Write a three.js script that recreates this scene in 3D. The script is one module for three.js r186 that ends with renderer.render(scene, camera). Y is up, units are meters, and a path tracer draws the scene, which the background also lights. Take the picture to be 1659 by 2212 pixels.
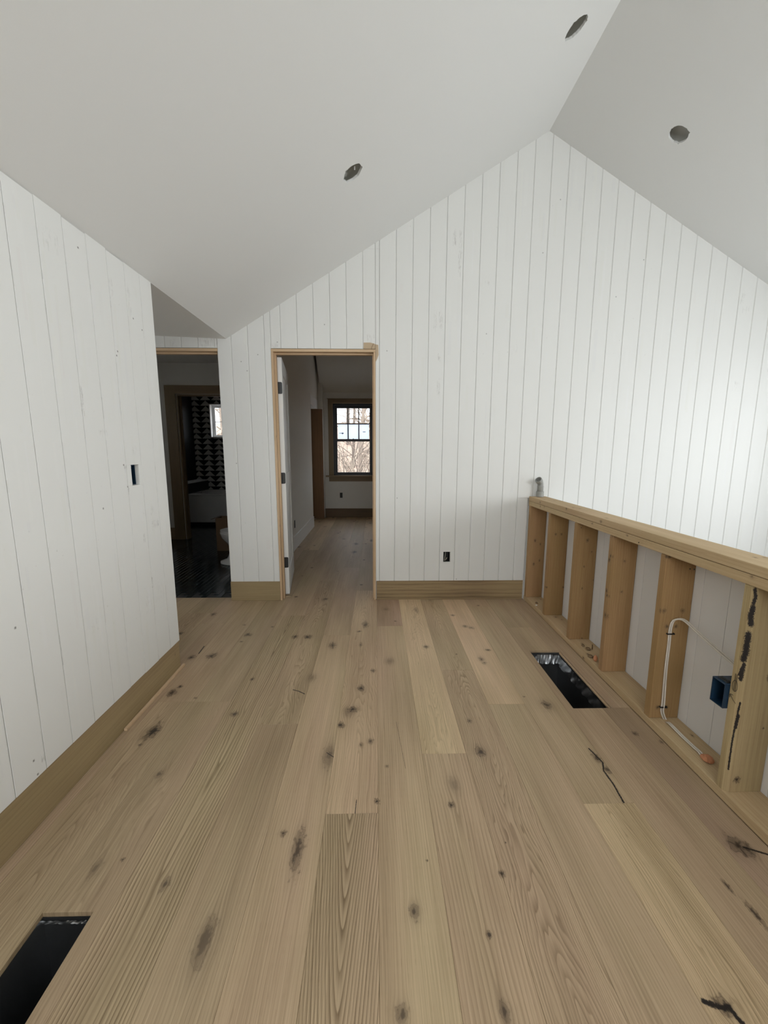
import * as THREE from 'three';
import { mergeGeometries } from 'three/addons/utils/BufferGeometryUtils.js';
import { RoundedBoxGeometry } from 'three/addons/geometries/RoundedBoxGeometry.js';
import { RectAreaLightUniformsLib } from 'three/addons/lights/RectAreaLightUniformsLib.js';

// ------------------------------------------------------------------ camera, sky, light, exposure
const scene = new THREE.Scene();
const IMG_W = 1659, IMG_H = 2212, FOCAL = 867.09, EYE = new THREE.Vector3(0, 1.30, 0);
const camera = new THREE.PerspectiveCamera(2 * Math.atan(IMG_H / 2 / FOCAL) * 180 / Math.PI, IMG_W / IMG_H, 0.05, 200);
const camX = new THREE.Vector3(0.99980, 0.00167, 0.01994), camY = new THREE.Vector3(0.00139, 0.98827, -0.15270), camZ = new THREE.Vector3(-0.01996, 0.15269, 0.98807);
camera.quaternion.setFromRotationMatrix(new THREE.Matrix4().makeBasis(camX, camY, camZ));
camera.position.copy(EYE);
scene.add(camera);

const renderer = new THREE.WebGLRenderer({ antialias: true });
renderer.toneMapping = THREE.LinearToneMapping;
renderer.toneMappingExposure = 1.05;
renderer.shadowMap.enabled = true;

scene.background = new THREE.Color().setRGB(0.955, 1.0, 1.05);   // bright overcast winter sky
scene.backgroundIntensity = 3.6;

RectAreaLightUniformsLib.init();
// daylight of the stairwell windows (out of frame on the right), the second one added for more light, each light fills its window opening
const STAIR_WINDOWS = [{ z: -2.30, y: 1.28, w: 0.95, h: 1.55, power: 1.2 }, { z: -0.35, y: 1.45, w: 0.95, h: 1.20, power: 12.5 }];
const FILL_WINDOW = { x: -0.1, y: 2.2, w: 1.9, h: 1.25, power: 5.4 };   // unseen window added behind the camera as frontal fill light
const DAY = new THREE.Color().setRGB(0.955, 0.99, 1.02);
for (const s of STAIR_WINDOWS) {
  const l = new THREE.RectAreaLight(DAY, s.power, s.w, s.h);
  l.position.set(3.735, s.y, s.z); l.lookAt(0, s.y, s.z); scene.add(l);
}
{
  const f = FILL_WINDOW, l = new THREE.RectAreaLight(DAY, f.power, f.w, f.h);
  l.position.set(f.x, f.y, 2.635); l.lookAt(f.x, f.y, 0); scene.add(l);
}

// ------------------------------------------------------------------ helpers
let seed = 12345;
const rnd = () => { seed = (seed * 1664525 + 1013904223) >>> 0; return seed / 4294967296; };
const rr = (a, b) => a + (b - a) * rnd();
const clamp = (v, a, b) => v < a ? a : v > b ? b : v;
const mix = (a, b, t) => a + (b - a) * t;
const sstep = (a, b, t) => { t = clamp((t - a) / (b - a), 0, 1); return t * t * (3 - 2 * t); };
// photograph pixel -> direction; the distance always comes from a plane that the thing touches
const ray = (u, v) => new THREE.Vector3().addScaledVector(camX, u - IMG_W / 2).addScaledVector(camY, -(v - IMG_H / 2)).addScaledVector(camZ, -FOCAL);
const onPlane = (u, v, axis, val) => { const d = ray(u, v); return EYE.clone().addScaledVector(d, (val - EYE[axis]) / d[axis]); };
const lin = (r, g, b) => new THREE.Color().setRGB(r, g, b);

const names = {};
function numbered(n) { const k = names[n] = (names[n] ?? -1) + 1; return k ? `${n}_${String(k).padStart(3, '0')}` : n; }
function mesh(name, geo, mat, parent = scene) {
  const m = new THREE.Mesh(Array.isArray(geo) ? merge(geo) : geo, mat);
  m.name = parent === scene ? numbered(name) : name; m.castShadow = m.receiveShadow = true; parent.add(m); return m;
}
function group(name, x = 0, y = 0, z = 0) { const g = new THREE.Group(); g.name = numbered(name); g.position.set(x, y, z); scene.add(g); return g; }
function tag(o, label, category, grp) { o.userData.label = label; o.userData.category = category; if (grp) o.userData.group = grp; return o; }
function structure(o, label, category) { o.userData.kind = 'structure'; if (label) o.userData.label = label; if (category) o.userData.category = category; return o; }
function merge(list) { return mergeGeometries(list.map((g) => { g = g.index ? g.toNonIndexed() : g; for (const k of Object.keys(g.attributes)) if (!['position', 'normal', 'uv'].includes(k)) g.deleteAttribute(k); return g; })); }
// box from corner to corner; uv in metres, grain (v) along the longest side
function box(x0, x1, y0, y1, z0, z1, bevel = 0) {
  const sx = x1 - x0, sy = y1 - y0, sz = z1 - z0;
  const g = bevel ? new RoundedBoxGeometry(sx, sy, sz, 1, bevel) : new THREE.BoxGeometry(sx, sy, sz);
  const p = g.attributes.position, n = g.attributes.normal, uv = g.attributes.uv, L = [sx, sy, sz], long = L.indexOf(Math.max(...L));
  for (let i = 0; i < p.count; i++) {
    const a = [p.getX(i), p.getY(i), p.getZ(i)], nn = [Math.abs(n.getX(i)), Math.abs(n.getY(i)), Math.abs(n.getZ(i))];
    const k = nn.indexOf(Math.max(...nn));
    let ax = [0, 1, 2].filter((q) => q !== k);
    if (ax[0] === long) ax = [ax[1], ax[0]];
    uv.setXY(i, a[ax[0]] + k * 0.037, a[ax[1]]);
  }
  g.translate((x0 + x1) / 2, (y0 + y1) / 2, (z0 + z1) / 2); return g;
}
const shiftUV = (g, du, dv) => { const uv = g.attributes.uv; for (let i = 0; i < uv.count; i++) uv.setXY(i, uv.getX(i) + du, uv.getY(i) + dv); return g; };
function tube(points, r, seg = 24, rad = 8, closed = false) { return new THREE.TubeGeometry(new THREE.CatmullRomCurve3(points.map((p) => p.isVector3 ? p : new THREE.Vector3(...p)), false, 'centripetal'), seg, r, rad, closed); }

// value noise
const HASH = new Float32Array(65536); for (let i = 0; i < 65536; i++) HASH[i] = rnd();
function vn(x, y) {
  const xi = Math.floor(x), yi = Math.floor(y), fx = x - xi, fy = y - yi, u = fx * fx * (3 - 2 * fx), v = fy * fy * (3 - 2 * fy);
  const h = (a, b) => HASH[((a * 374761 + b * 668265) ^ (a * 13 + b * 7919)) & 65535];
  const a = h(xi, yi), b = h(xi + 1, yi), c = h(xi, yi + 1), d = h(xi + 1, yi + 1);
  return (a + (b - a) * u) + ((c + (d - c) * u) - (a + (b - a) * u)) * v;
}
const fbm = (x, y) => 0.55 * vn(x, y) + 0.28 * vn(x * 2.1 + 7, y * 2.1 + 3) + 0.17 * vn(x * 4.3 + 1, y * 4.3 + 9);

function dataTex(w, h, data, repeat = false) {
  const t = new THREE.DataTexture(data, w, h, THREE.RGBAFormat);
  t.colorSpace = THREE.SRGBColorSpace; t.magFilter = THREE.LinearFilter; t.minFilter = THREE.LinearMipmapLinearFilter; t.generateMipmaps = true;
  t.wrapS = t.wrapT = repeat ? THREE.MirroredRepeatWrapping : THREE.ClampToEdgeWrapping; t.needsUpdate = true; return t;
}
// One board of wood, W x L metres. base and dark are sRGB bytes; knots {u, v, r, k (dark 0..1), e (stretch), halo}; cracks [[[u,v],...], half width]
function woodTex(pw, ph, W, L, o) {
  const d = new Uint8Array(pw * ph * 4), s = o.seed * 17.31, base = o.base, dark = o.dark ?? [base[0] * 0.62, base[1] * 0.58, base[2] * 0.52];
  const knots = o.knots ?? [], cracks = o.cracks ?? [], sp = o.spacing ?? 0.009, con = o.contrast ?? 0.5, c0 = W * (o.center ?? 0.5);
  let i = 0;
  for (let y = 0; y < ph; y++) {
    const v = (y + 0.5) / ph * L, wander = (fbm(v * 1.3 + s, s) - 0.5) * W * 0.5, near = knots.filter((k) => Math.abs(k.v - v) < k.r * k.e * 5);
    const nearC = cracks.filter((c) => c.lo < v && c.hi > v);
    for (let x = 0; x < pw; x++) {
      const u = (x + 0.5) / pw * W;
      let uu = u, vv = v, kd = 0, halo = 0;
      for (const k of near) {
        const a = (u - k.u) / k.r, b = (v - k.v) / (k.r * k.e), q = a * a + b * b;
        uu -= (u - k.u) * 0.75 * Math.exp(-q / 3.5); 
        if (q < 9) { const nz = fbm((u - k.u) / k.r * 1.6 + k.v * 91, (v - k.v) / k.r * 1.1 + k.u * 77) - 0.5, rag = Math.sqrt(q) * (1 + 1.1 * nz), an = Math.atan2(b, a), spoke = Math.pow(Math.abs(Math.sin(an * 1.5 + k.v * 40)), 14) * sstep(1.8, 0.6, rag); kd = Math.max(kd, k.k * Math.max(sstep(0.85, 0.25, rag + nz * 0.5), 0.8 * spoke * (k.k > 0.6 ? 1 : 0.3), 0.34 * sstep(1.7, 0.7, rag), 0.5 * sstep(0.16, 0.0, Math.abs(rag - 1.15)))); }
        if (k.halo) halo = Math.max(halo, 0.62 * k.halo * Math.exp(-q / 3) * (0.75 + 0.5 * vn(u * 90 + s, v * 30)));
      }
      const wob = (fbm(uu * 26 + s, vv * 3.2 + s) - 0.5) * (o.wob ?? 0.02) + (vn(uu * 60 + s, vv * 14) - 0.5) * 0.0022;
      let F;
      if (o.type === 'cathedral') { const dz = (o.depth ?? 0.01) + (o.slope ?? 0.03) * vv; F = Math.sqrt((uu - c0 - wander * 0.5) * (uu - c0 - wander * 0.5) * 0.55 + dz * dz) + wob * 0.35; }
      else if (o.type === 'vee') F = 0.4 + Math.sqrt((uu - c0 - wander * 0.25) * (uu - c0 - wander * 0.25) + 0.00007) - (o.slope ?? 0.06) * vv + wob * 0.5;
      else if (o.type === 'flame') F = Math.hypot(uu - c0 - wander, 0.02 + 0.02 * Math.sin(vv * 5 + s)) + wob * 1.6 + vv * 0.025;
      else F = uu + wander * 0.35 + wob * 0.8;
      const t = F / sp, fr = t - Math.floor(t), amp = 0.45 + 0.55 * vn(Math.floor(t) * 1.7 + s, vv * 0.6);
      let ring = Math.pow(1 - fr, 2.2) * sstep(0, 0.1, fr) * amp * con;
      const fib = vn(uu * 1500 + s, vv * 9) - 0.5, fib2 = vn(uu * 420 + s, vv * 3.5) - 0.5;
      const pore = sstep(0.78, 0.95, vn(uu * 1050 + s * 3, vv * 34)) * 0.16 * (0.5 + ring);
      const low = fbm(u * 9 + s, v * 1.4 + s) - 0.5, tint = fbm(u * 5 + s + 40, v * 0.9 + s) - 0.5;
      let m = ring * 0.78 + pore * 1.4 - fib * 0.20 - fib2 * 0.22 - low * (o.low ?? 0.55);
      m = clamp(m, -0.35, 1);
      let R = mix(base[0], dark[0], m) + tint * 10, G = mix(base[1], dark[1], m) + tint * 1, B = mix(base[2], dark[2], m) + tint * 9;
      if (halo > 0) { const q = Math.min(0.8, halo); R = mix(R, 112, q); G = mix(G, 95, q); B = mix(B, 76, q); }
      if (kd > 0) { R = mix(R, 44, kd); G = mix(G, 33, kd); B = mix(B, 23, kd); }
      for (const c of nearC) {
        let best = 1;
        for (let n = 1; n < c.p.length; n++) {
          const [ax, ay] = c.p[n - 1], [bx, by] = c.p[n], ex = bx - ax, ey = by - ay, tt = clamp(((u - ax) * ex + (v - ay) * ey) / (ex * ex + ey * ey), 0, 1);
          best = Math.min(best, Math.hypot(u - ax - ex * tt, v - ay - ey * tt));
        }
        const q = sstep(c.w * 1.5, c.w * 0.6, best + (vn(u * 400, v * 400) - 0.5) * c.w * 0.8); if (q > 0) { R = mix(R, 26, q); G = mix(G, 19, q); B = mix(B, 15, q); }
      }
      d[i++] = clamp(R, 0, 255); d[i++] = clamp(G, 0, 255); d[i++] = clamp(B, 0, 255); d[i++] = 255;
    }
  }
  return d;
}
const std = (o) => new THREE.MeshStandardMaterial(o);
function woodMat(pw, ph, W, L, o, rough = 0.6) {   // repeating material for uv in metres
  const t = dataTex(pw, ph, woodTex(pw, ph, W, L, o), true); t.repeat.set(1 / W, 1 / L);
  return std({ map: t, roughness: rough });
}
const kn = (n, W, L, k = 0.75, r0 = 0.003, r1 = 0.009) => Array.from({ length: n }, () => ({ u: rr(0.1, 0.9) * W, v: rr(0.02, 0.98) * L, r: rr(r0, r1), k: rr(0.5, 1) * k, e: rr(1, 1.7), halo: 0.25 }));

// ------------------------------------------------------------------ materials
const M = {};
M.ceiling = std({ color: lin(0.76, 0.76, 0.735), roughness: 0.95 });
M.drywall = std({ color: lin(0.70, 0.675, 0.62), roughness: 0.95 });  // warm tint stands in for light bounced off the wood floor
M.paint = std({ color: lin(0.76, 0.76, 0.74), roughness: 0.6 });
M.shell = std({ color: lin(0.35, 0.33, 0.30), roughness: 0.95 });
M.subfloor = std({ color: lin(0.36, 0.25, 0.14), roughness: 0.9 });
const SPF = [163, 130, 88];
M.lumber = [0, 1, 2].map((n) => woodMat(128, 1024, 0.16, 1.1, { seed: 31 + n, base: n === 1 ? [157, 124, 82] : SPF, dark: [118, 82, 48], spacing: 0.013, contrast: 0.34, wob: 0.03, type: n === 2 ? 'cathedral' : 'straight', depth: 0.004, slope: 0.03, knots: kn(7, 0.16, 1.1, 0.8, 0.004, 0.009) }, 0.75));
M.plate = [0, 1].map((n) => woodMat(128, 2048, 0.16, 2.6, { seed: 51 + n, base: [192, 166, 129], dark: [142, 110, 72], spacing: 0.012, contrast: 0.26, wob: 0.03, knots: kn(13, 0.16, 2.6, 0.7, 0.003, 0.007) }, 0.75));
M.jamb = woodMat(128, 1024, 0.15, 1.4, { seed: 61, base: [205, 178, 142], dark: [160, 126, 88], spacing: 0.01, contrast: 0.22, knots: kn(2, 0.15, 1.4, 0.4) }, 0.7);
M.base = woodMat(256, 2048, 0.2, 2.6, { seed: 71, base: [158, 137, 102], dark: [112, 92, 62], spacing: 0.02, contrast: 0.34, low: 0.5, knots: kn(3, 0.2, 2.6, 0.3, 0.003, 0.005) }, 0.55);
M.baseStreak = woodMat(256, 1024, 0.2, 1.3, { seed: 75, base: [154, 131, 97], dark: [84, 63, 44], spacing: 0.034, contrast: 0.75, low: 0.9 }, 0.55);
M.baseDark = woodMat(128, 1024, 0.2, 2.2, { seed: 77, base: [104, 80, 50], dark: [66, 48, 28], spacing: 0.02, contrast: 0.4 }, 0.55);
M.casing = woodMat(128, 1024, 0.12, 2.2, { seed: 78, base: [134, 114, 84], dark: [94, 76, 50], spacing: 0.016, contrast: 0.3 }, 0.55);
M.pine = woodMat(256, 1024, 0.5, 2.1, { seed: 82, base: [128, 94, 62], dark: [92, 64, 40], spacing: 0.05, contrast: 0.3, knots: [{ u: 0.12, v: 0.75, r: 0.02, k: 0.9, e: 1.2 }, { u: 0.13, v: 1.35, r: 0.02, k: 0.9, e: 1.2 }, { u: 0.33, v: 1.05, r: 0.02, k: 0.9, e: 1.2 }] }, 0.65);
M.black = std({ color: lin(0.012, 0.012, 0.012), roughness: 0.45 });
M.blackFrame = std({ color: lin(0.01, 0.01, 0.011), roughness: 0.4 });
M.whiteTrim = std({ color: lin(0.8, 0.8, 0.79), roughness: 0.45 });
M.glass = new THREE.MeshPhysicalMaterial({ color: 0xffffff, transmission: 1, roughness: 0, thickness: 0, ior: 1.03 });
M.pvc = std({ color: lin(0.30, 0.30, 0.275), roughness: 0.45 });
M.blueBox = std({ color: lin(0.011, 0.035, 0.07), roughness: 0.4 });
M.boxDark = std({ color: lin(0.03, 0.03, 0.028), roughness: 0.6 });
M.cable = std({ color: lin(0.66, 0.60, 0.52), roughness: 0.5 });
M.wire = std({ color: lin(0.55, 0.52, 0.42), roughness: 0.5 });
M.yellow = std({ color: lin(0.62, 0.42, 0.09), roughness: 0.5 });
M.foam = std({ color: lin(0.60, 0.26, 0.13), roughness: 0.9 });
M.chip = std({ color: lin(0.22, 0.14, 0.075), roughness: 0.9 });
M.ink = std({ color: lin(0.015, 0.012, 0.01), roughness: 0.8 });
M.galv = std({ color: lin(0.36, 0.365, 0.37), roughness: 0.4, metalness: 1.0 });
M.foil = std({ color: lin(0.40, 0.41, 0.42), roughness: 0.34, metalness: 1.0 });
M.insulation = std({ color: lin(0.60, 0.60, 0.56), roughness: 1 });
M.cardboard = std({ color: lin(0.19, 0.115, 0.06), roughness: 0.85 });
M.porcelain = std({ color: lin(0.75, 0.74, 0.72), roughness: 0.15 });
M.tub = std({ color: lin(0.72, 0.72, 0.70), roughness: 0.25 });
M.tileDark = std({ color: lin(0.012, 0.016, 0.017), roughness: 0.35 });
M.tileLight = std({ color: lin(0.62, 0.63, 0.60), roughness: 0.35 });
M.grout = std({ color: lin(0.05, 0.05, 0.05), roughness: 0.9 });
M.slate = [[0.022, 0.030, 0.032], [0.028, 0.036, 0.038], [0.018, 0.025, 0.027]].map((c) => std({ color: lin(...c), roughness: 0.16 }));
M.blackWall = std({ color: lin(0.008, 0.010, 0.011), roughness: 0.4 });

// painted board walls: white paint with grain, dents, one painted pipe shadow and the scuffs that the photograph shows (uv = metres mapped onto one sheet)
function paintSheet(w, h, x0, y0, sx, sy, draw) {
  const c = document.createElement('canvas'); c.width = w; c.height = h; const g = c.getContext('2d');
  g.fillStyle = 'rgb(228,228,224)'; g.fillRect(0, 0, w, h);
  const X = (a) => (a - x0) / sx * w, Y = (b) => h - (b - y0) / sy * h;
  for (let i = 0; i < 900; i++) { g.fillStyle = rnd() < 0.5 ? `rgba(205,202,194,${rr(0.02, 0.07)})` : `rgba(240,240,238,${rr(0.03, 0.09)})`; const a = rr(2, 9), b = rr(10, 120); g.fillRect(rr(0, w), rr(0, h), a, b); }
  for (let i = 0; i < 320; i++) { g.fillStyle = `rgba(150,146,138,${rr(0.1, 0.4)})`; const r = rr(0.5, 1.3); g.fillRect(rr(0, w), rr(0, h), r, r * rr(1, 2)); }
  const smear = (px, py, lx, ly, n, a, col = '120,116,110') => { for (let i = 0; i < n; i++) { g.fillStyle = `rgba(${col},${a * 0.6 * rr(0.3, 1)})`; const q = rr(0.3, 1); g.fillRect(X(px + rr(-lx, lx)), Y(py + rr(-ly, ly)), rr(0.6, 1.5), rr(3, 16) * q); } };
  draw(g, X, Y, smear);
  const t = new THREE.CanvasTexture(c); t.colorSpace = THREE.SRGBColorSpace; t.magFilter = THREE.LinearFilter; return std({ map: t, roughness: 0.55 });
}
const ZB = -3.362, XL = -1.175, RIDGE = { x: 1.296, y: 3.65 }, KL = 0.600, KR = 0.577, XR = 3.75;
const roofY = (x) => x < RIDGE.x ? RIDGE.y - KL * (RIDGE.x - x) : RIDGE.y - KR * (x - RIDGE.x);
const BW = { x0: -2.35, y0: -1.6, sx: 6.15, sy: 5.35 }, LW = { x0: -2.4, y0: 0, sx: 5.2, sy: 2.3 };
const bk = (u, v) => { const p = onPlane(u, v, 'z', ZB); return [p.x, p.y]; };
const lf = (u, v) => { const p = onPlane(u, v, 'x', XL); return [-p.z - 0.0, p.y]; };
M.backPaint = paintSheet(2048, 1792, BW.x0, BW.y0, BW.sx, BW.sy, (g, X, Y, smear) => {
  for (const [u, v, lx, ly, n, a] of [[982, 510, 0.012, 0.05, 34, 0.28], [994, 545, 0.012, 0.16, 60, 0.24], [940, 690, 0.012, 0.06, 30, 0.2], [952, 688, 0.014, 0.06, 34, 0.26], [948, 770, 0.01, 0.03, 14, 0.25], [947, 835, 0.012, 0.07, 34, 0.26], [1605, 640, 0.02, 0.03, 24, 0.18], [1610, 665, 0.03, 0.02, 14, 0.2], [1590, 830, 0.03, 0.03, 20, 0.2], [1052, 608, 0.015, 0.006, 6, 0.3], [1116, 750, 0.006, 0.03, 8, 0.2], [800, 735, 0.03, 0.05, 50, 0.22], [592, 748, 0.03, 0.03, 60, 0.16], [455, 735, 0.05, 0.03, 46, 0.2], [438, 738, 0.04, 0.025, 40, 0.2], [372, 738, 0.02, 0.03, 24, 0.16], [1130, 1030, 0.02, 0.02, 6, 0.1]]) { const [x, y] = bk(u, v); smear(x, y, lx, ly, n, a); }  // last smear is a painted shadow of the pipe
  for (const [u, v] of [[598, 738], [520, 780], [556, 765], [857, 1075], [1172, 545], [487, 1210], [533, 800], [700, 700], [1050, 720], [1390, 560], [1330, 640], [835, 757], [1210, 430], [985, 1250], [510, 1000]]) { const [x, y] = bk(u, v); g.fillStyle = 'rgba(90,86,80,0.6)'; g.fillRect(X(x), Y(y), 2, 2.4); }
  // bare board end that was never painted, above the right end of the door head
  g.fillStyle = 'rgb(186,164,134)'; g.beginPath(); [[785.5, 740], [800, 740], [807, 742], [812, 744], [817, 745], [818, 766], [815, 775], [811, 782], [810, 756], [785, 755]].forEach(([u, v], i) => { const [x, y] = bk(u, v); i ? g.lineTo(X(x), Y(y)) : g.moveTo(X(x), Y(y)); }); g.closePath(); g.fill();
  g.strokeStyle = 'rgba(120,96,66,0.8)'; g.lineWidth = 1.4; g.beginPath(); [[807, 742], [803, 750], [802, 755]].forEach(([u, v], i) => { const [x, y] = bk(u, v); i ? g.lineTo(X(x), Y(y)) : g.moveTo(X(x), Y(y)); }); g.stroke();
});
M.leftPaint = paintSheet(2048, 1024, LW.x0, LW.y0, LW.sx, LW.sy, (g, X, Y, smear) => {
  for (const [u, v, lx, ly, n, a] of [[100, 505, 0.02, 0.03, 20, 0.14], [120, 520, 0.01, 0.03, 16, 0.12], [176, 860, 0.006, 0.05, 30, 0.4], [240, 620, 0.012, 0.05, 30, 0.14], [278, 640, 0.01, 0.07, 40, 0.16], [290, 970, 0.02, 0.02, 18, 0.2], [335, 1128, 0.03, 0.016, 46, 0.3], [330, 1100, 0.02, 0.02, 18, 0.2], [311, 1158, 0.008, 0.02, 14, 0.4], [329, 1255, 0.006, 0.03, 20, 0.3], [345, 1275, 0.04, 0.04, 40, 0.14], [320, 1300, 0.03, 0.05, 40, 0.12], [222, 930, 0.03, 0.006, 16, 0.24], [270, 1005, 0.01, 0.008, 8, 0.4], [277, 1056, 0.006, 0.012, 10, 0.4], [94, 1634, 0.01, 0.01, 12, 0.3], [205, 1350, 0.02, 0.03, 20, 0.1]]) { const [z, y] = lf(u, v); smear(-z * -1, y, lx, ly, n, a); }
  for (const [u, v] of [[167, 532], [251, 766], [253, 757], [287, 686], [306, 711], [222, 1097], [31, 1355], [71, 1643], [80, 1672], [266, 1003], [275, 1050]]) { const [z, y] = lf(u, v); g.fillStyle = 'rgba(80,76,70,0.7)'; g.fillRect(X(z), Y(y), 2.4, 3); }
  for (let k = 0; k < 9; k++) { const z = 2.173 - 0.1247 * k; for (let q = 0; q < 16; q++) { g.fillStyle = `rgba(160,157,150,${rr(0.04, 0.16)})`; g.fillRect(X(z) - rr(0, 2), Y(rr(0.2, 2.1)), rr(1, 2), rr(8, 70)); } }
});
// ------------------------------------------------------------------ board walls
// one vertical V-edged board, face at z = 0; top follows yTop(x); uv on the wall's paint sheet
function boardGeo(x0, x1, y0, yTop, t, c, S, peak) {
  const e = c < 0.003 ? 0.0009 : 0.0004, cols = [[x0 + e, -c], [x0 + c + e, 0], [x1 - c - e, 0], [x1 - e, -c]];
  if (peak !== undefined && peak > x0 + c && peak < x1 - c) cols.splice(2, 0, [peak, 0]);
  const P = [], quad = (a, b, c2, d) => P.push(a, b, c2, a, c2, d);
  for (let i = 1; i < cols.length; i++) {
    const [a, za] = cols[i - 1], [b, zb] = cols[i], ya = yTop(a), yb = yTop(b);
    quad([a, y0, za], [b, y0, zb], [b, yb, zb], [a, ya, za]);
    quad([a, ya, za], [b, yb, zb], [b, yb, -t], [a, ya, -t]);
    quad([b, y0, zb], [a, y0, za], [a, y0, -t], [b, y0, -t]);
    quad([b, y0, -t], [a, y0, -t], [a, ya, -t], [b, yb, -t]);
  }
  const [l, zl] = cols[0], [r, zr] = cols.at(-1);
  quad([l, y0, -t], [l, y0, zl], [l, yTop(l), zl], [l, yTop(l), -t]);
  quad([r, y0, zr], [r, y0, -t], [r, yTop(r), -t], [r, yTop(r), zr]);
  const g = new THREE.BufferGeometry();
  g.setAttribute('position', new THREE.Float32BufferAttribute(P.flat(), 3));
  g.setAttribute('uv', new THREE.Float32BufferAttribute(P.flatMap(([x, y]) => [(x - S.x0) / S.sx, (y - S.y0) / S.sy]), 2));
  g.computeVertexNormals(); return g;
}
const DOOR = { x0: -0.833, x1: -0.002, y: 2.093 }, BATH = { x0: -2.06, x1: -1.255, y: 2.093 };
const wallBack = structure(group('wall_back', 0, 0, ZB), 'white vertical board gable wall with dark grooves', 'wall');
{
  const G0 = 0.028, SP = 0.1302, T = 0.019, C = 0.0044;
  const alcoveY = (x) => 2.164 + 0.055 * (XL - x);
  const top = (x) => (x < XL - 0.02 ? alcoveY(x) : roofY(x)) + 0.004;
  for (let k = -18; k < 29; k++) {
    let x0 = G0 + SP * k, x1 = x0 + SP; if (x1 > XR) x1 = XR; if (x0 > XR - 0.01) break;
    const put = (a, b, y0, yt) => b - a > 0.004 && mesh('board', boardGeo(a, b, y0, typeof yt === 'number' ? () => yt : yt, T, (b - a > 0.05 ? C : 0.0008), BW, RIDGE.x), M.backPaint, wallBack);
    const low = x0 > 1.28 ? -1.5 : 0.174;
    const spans = [];   // [a, b, y0]
    const cutAt = [[BATH.x0, BATH.x1, 2.096], [DOOR.x0, DOOR.x1, 2.096]];
    let cur = [[x0, x1, low]];
    for (const [ca, cb, cy] of cutAt) cur = cur.flatMap(([a, b, y]) => { const out = []; const i0 = Math.max(a, ca), i1 = Math.min(b, cb); if (i1 - i0 < 0.003) return [[a, b, y]]; if (i0 - a > 0.003) out.push([a, i0, y]); out.push([i0, i1, cy]); if (b - i1 > 0.003) out.push([i1, b, y]); return out; });
    if (x0 < 0.6 && x1 > 0.62 && k === 4) {   // board pieced round the outlet
      put(x0, x1, low, 0.339); put(x0, x1, 0.432, top);
      put(x0, 0.583, 0.3395, 0.4315); put(0.641, x1, 0.3395, 0.4315); continue;
    }
    if (x0 < 1.3 && x1 > 1.3) { put(x0, 1.292, 0.174, 0.899); put(x0, x1, 0.900, top); put(1.30, x1, -1.5, 0.83); continue; }
    if (k === -1) { for (const [a, b, y] of cur) { put(a, b, y, 2.83); put(a, b, 2.8308, top); } continue; }
    for (const [a, b, y] of cur) put(a, b, y, top);
  }
  // framing behind the boards, with the two openings and the outlet cut out
  const sh = new THREE.Shape([[-3.62, -0.02], [BATH.x0, -0.02], [BATH.x0, 2.093], [BATH.x1, 2.093], [BATH.x1, -0.02], [DOOR.x0, -0.02], [DOOR.x0, 2.093], [DOOR.x1, 2.093], [DOOR.x1, -0.02], [1.30, -0.02], [1.30, -2.65], [XR, -2.65], [XR, 3.0], [RIDGE.x, 4.0], [-1.3, 2.9], [-3.62, 2.9]].map((p) => new THREE.Vector2(...p)));
  sh.holes.push(new THREE.Path([[0.584, 0.34], [0.584, 0.431], [0.640, 0.431], [0.640, 0.34]].map((p) => new THREE.Vector2(...p))));
  const core = new THREE.ExtrudeGeometry(sh, { depth: 0.10, bevelEnabled: false }); core.translate(0, 0, -0.1195);
  mesh('framing', core, M.drywall, wallBack);
}
const wallLeft = structure(group('wall_left', XL, 0, 0), 'white vertical board wall with filled joints and scuffs', 'wall'); wallLeft.rotation.y = Math.PI / 2;   // local x runs to -z
{
  const T = 0.019, top = () => 2.163; let first = true;
  const edges = [2.279]; for (let k = 0; k < 38; k++) edges.push(2.173 - 0.1247 * k);
  for (let i = 1; i < edges.length; i++) {
    const b = edges[i - 1], a = edges[i], put = (p, q, y0, y1) => mesh('board', boardGeo(p, q, y0, () => y1, T, q - p > 0.06 ? 0.0010 : 0.0006, LW), M.leftPaint, wallLeft);
    const yb = 0.176 + rr(-0.002, 0.001), yt = 2.163 + rr(-0.003, 0.003);
    const s0 = 1.961, s1 = 2.021;
    if (a < s0 && b > s1) { put(a, b, yb, 1.128); put(a, b, 1.2275, yt); put(a, s0, 1.1285, 1.227); put(s1, b, 1.1285, 1.227); } else put(a, b, yb, yt);
  }
  // stud framing behind, cut out for the switch box
  const sh = new THREE.Shape([[-2.6, -0.02], [2.278, -0.02], [2.278, 2.16], [-2.6, 2.16]].map((p) => new THREE.Vector2(...p)));
  sh.holes.push(new THREE.Path([[1.962, 1.129], [1.962, 1.2265], [2.020, 1.2265], [2.020, 1.129]].map((p) => new THREE.Vector2(...p))));
  const core = new THREE.ExtrudeGeometry(sh, { depth: 0.10, bevelEnabled: false }); core.translate(0, 0, -0.1195);
  mesh('framing', core, M.drywall, wallLeft);
}
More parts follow.
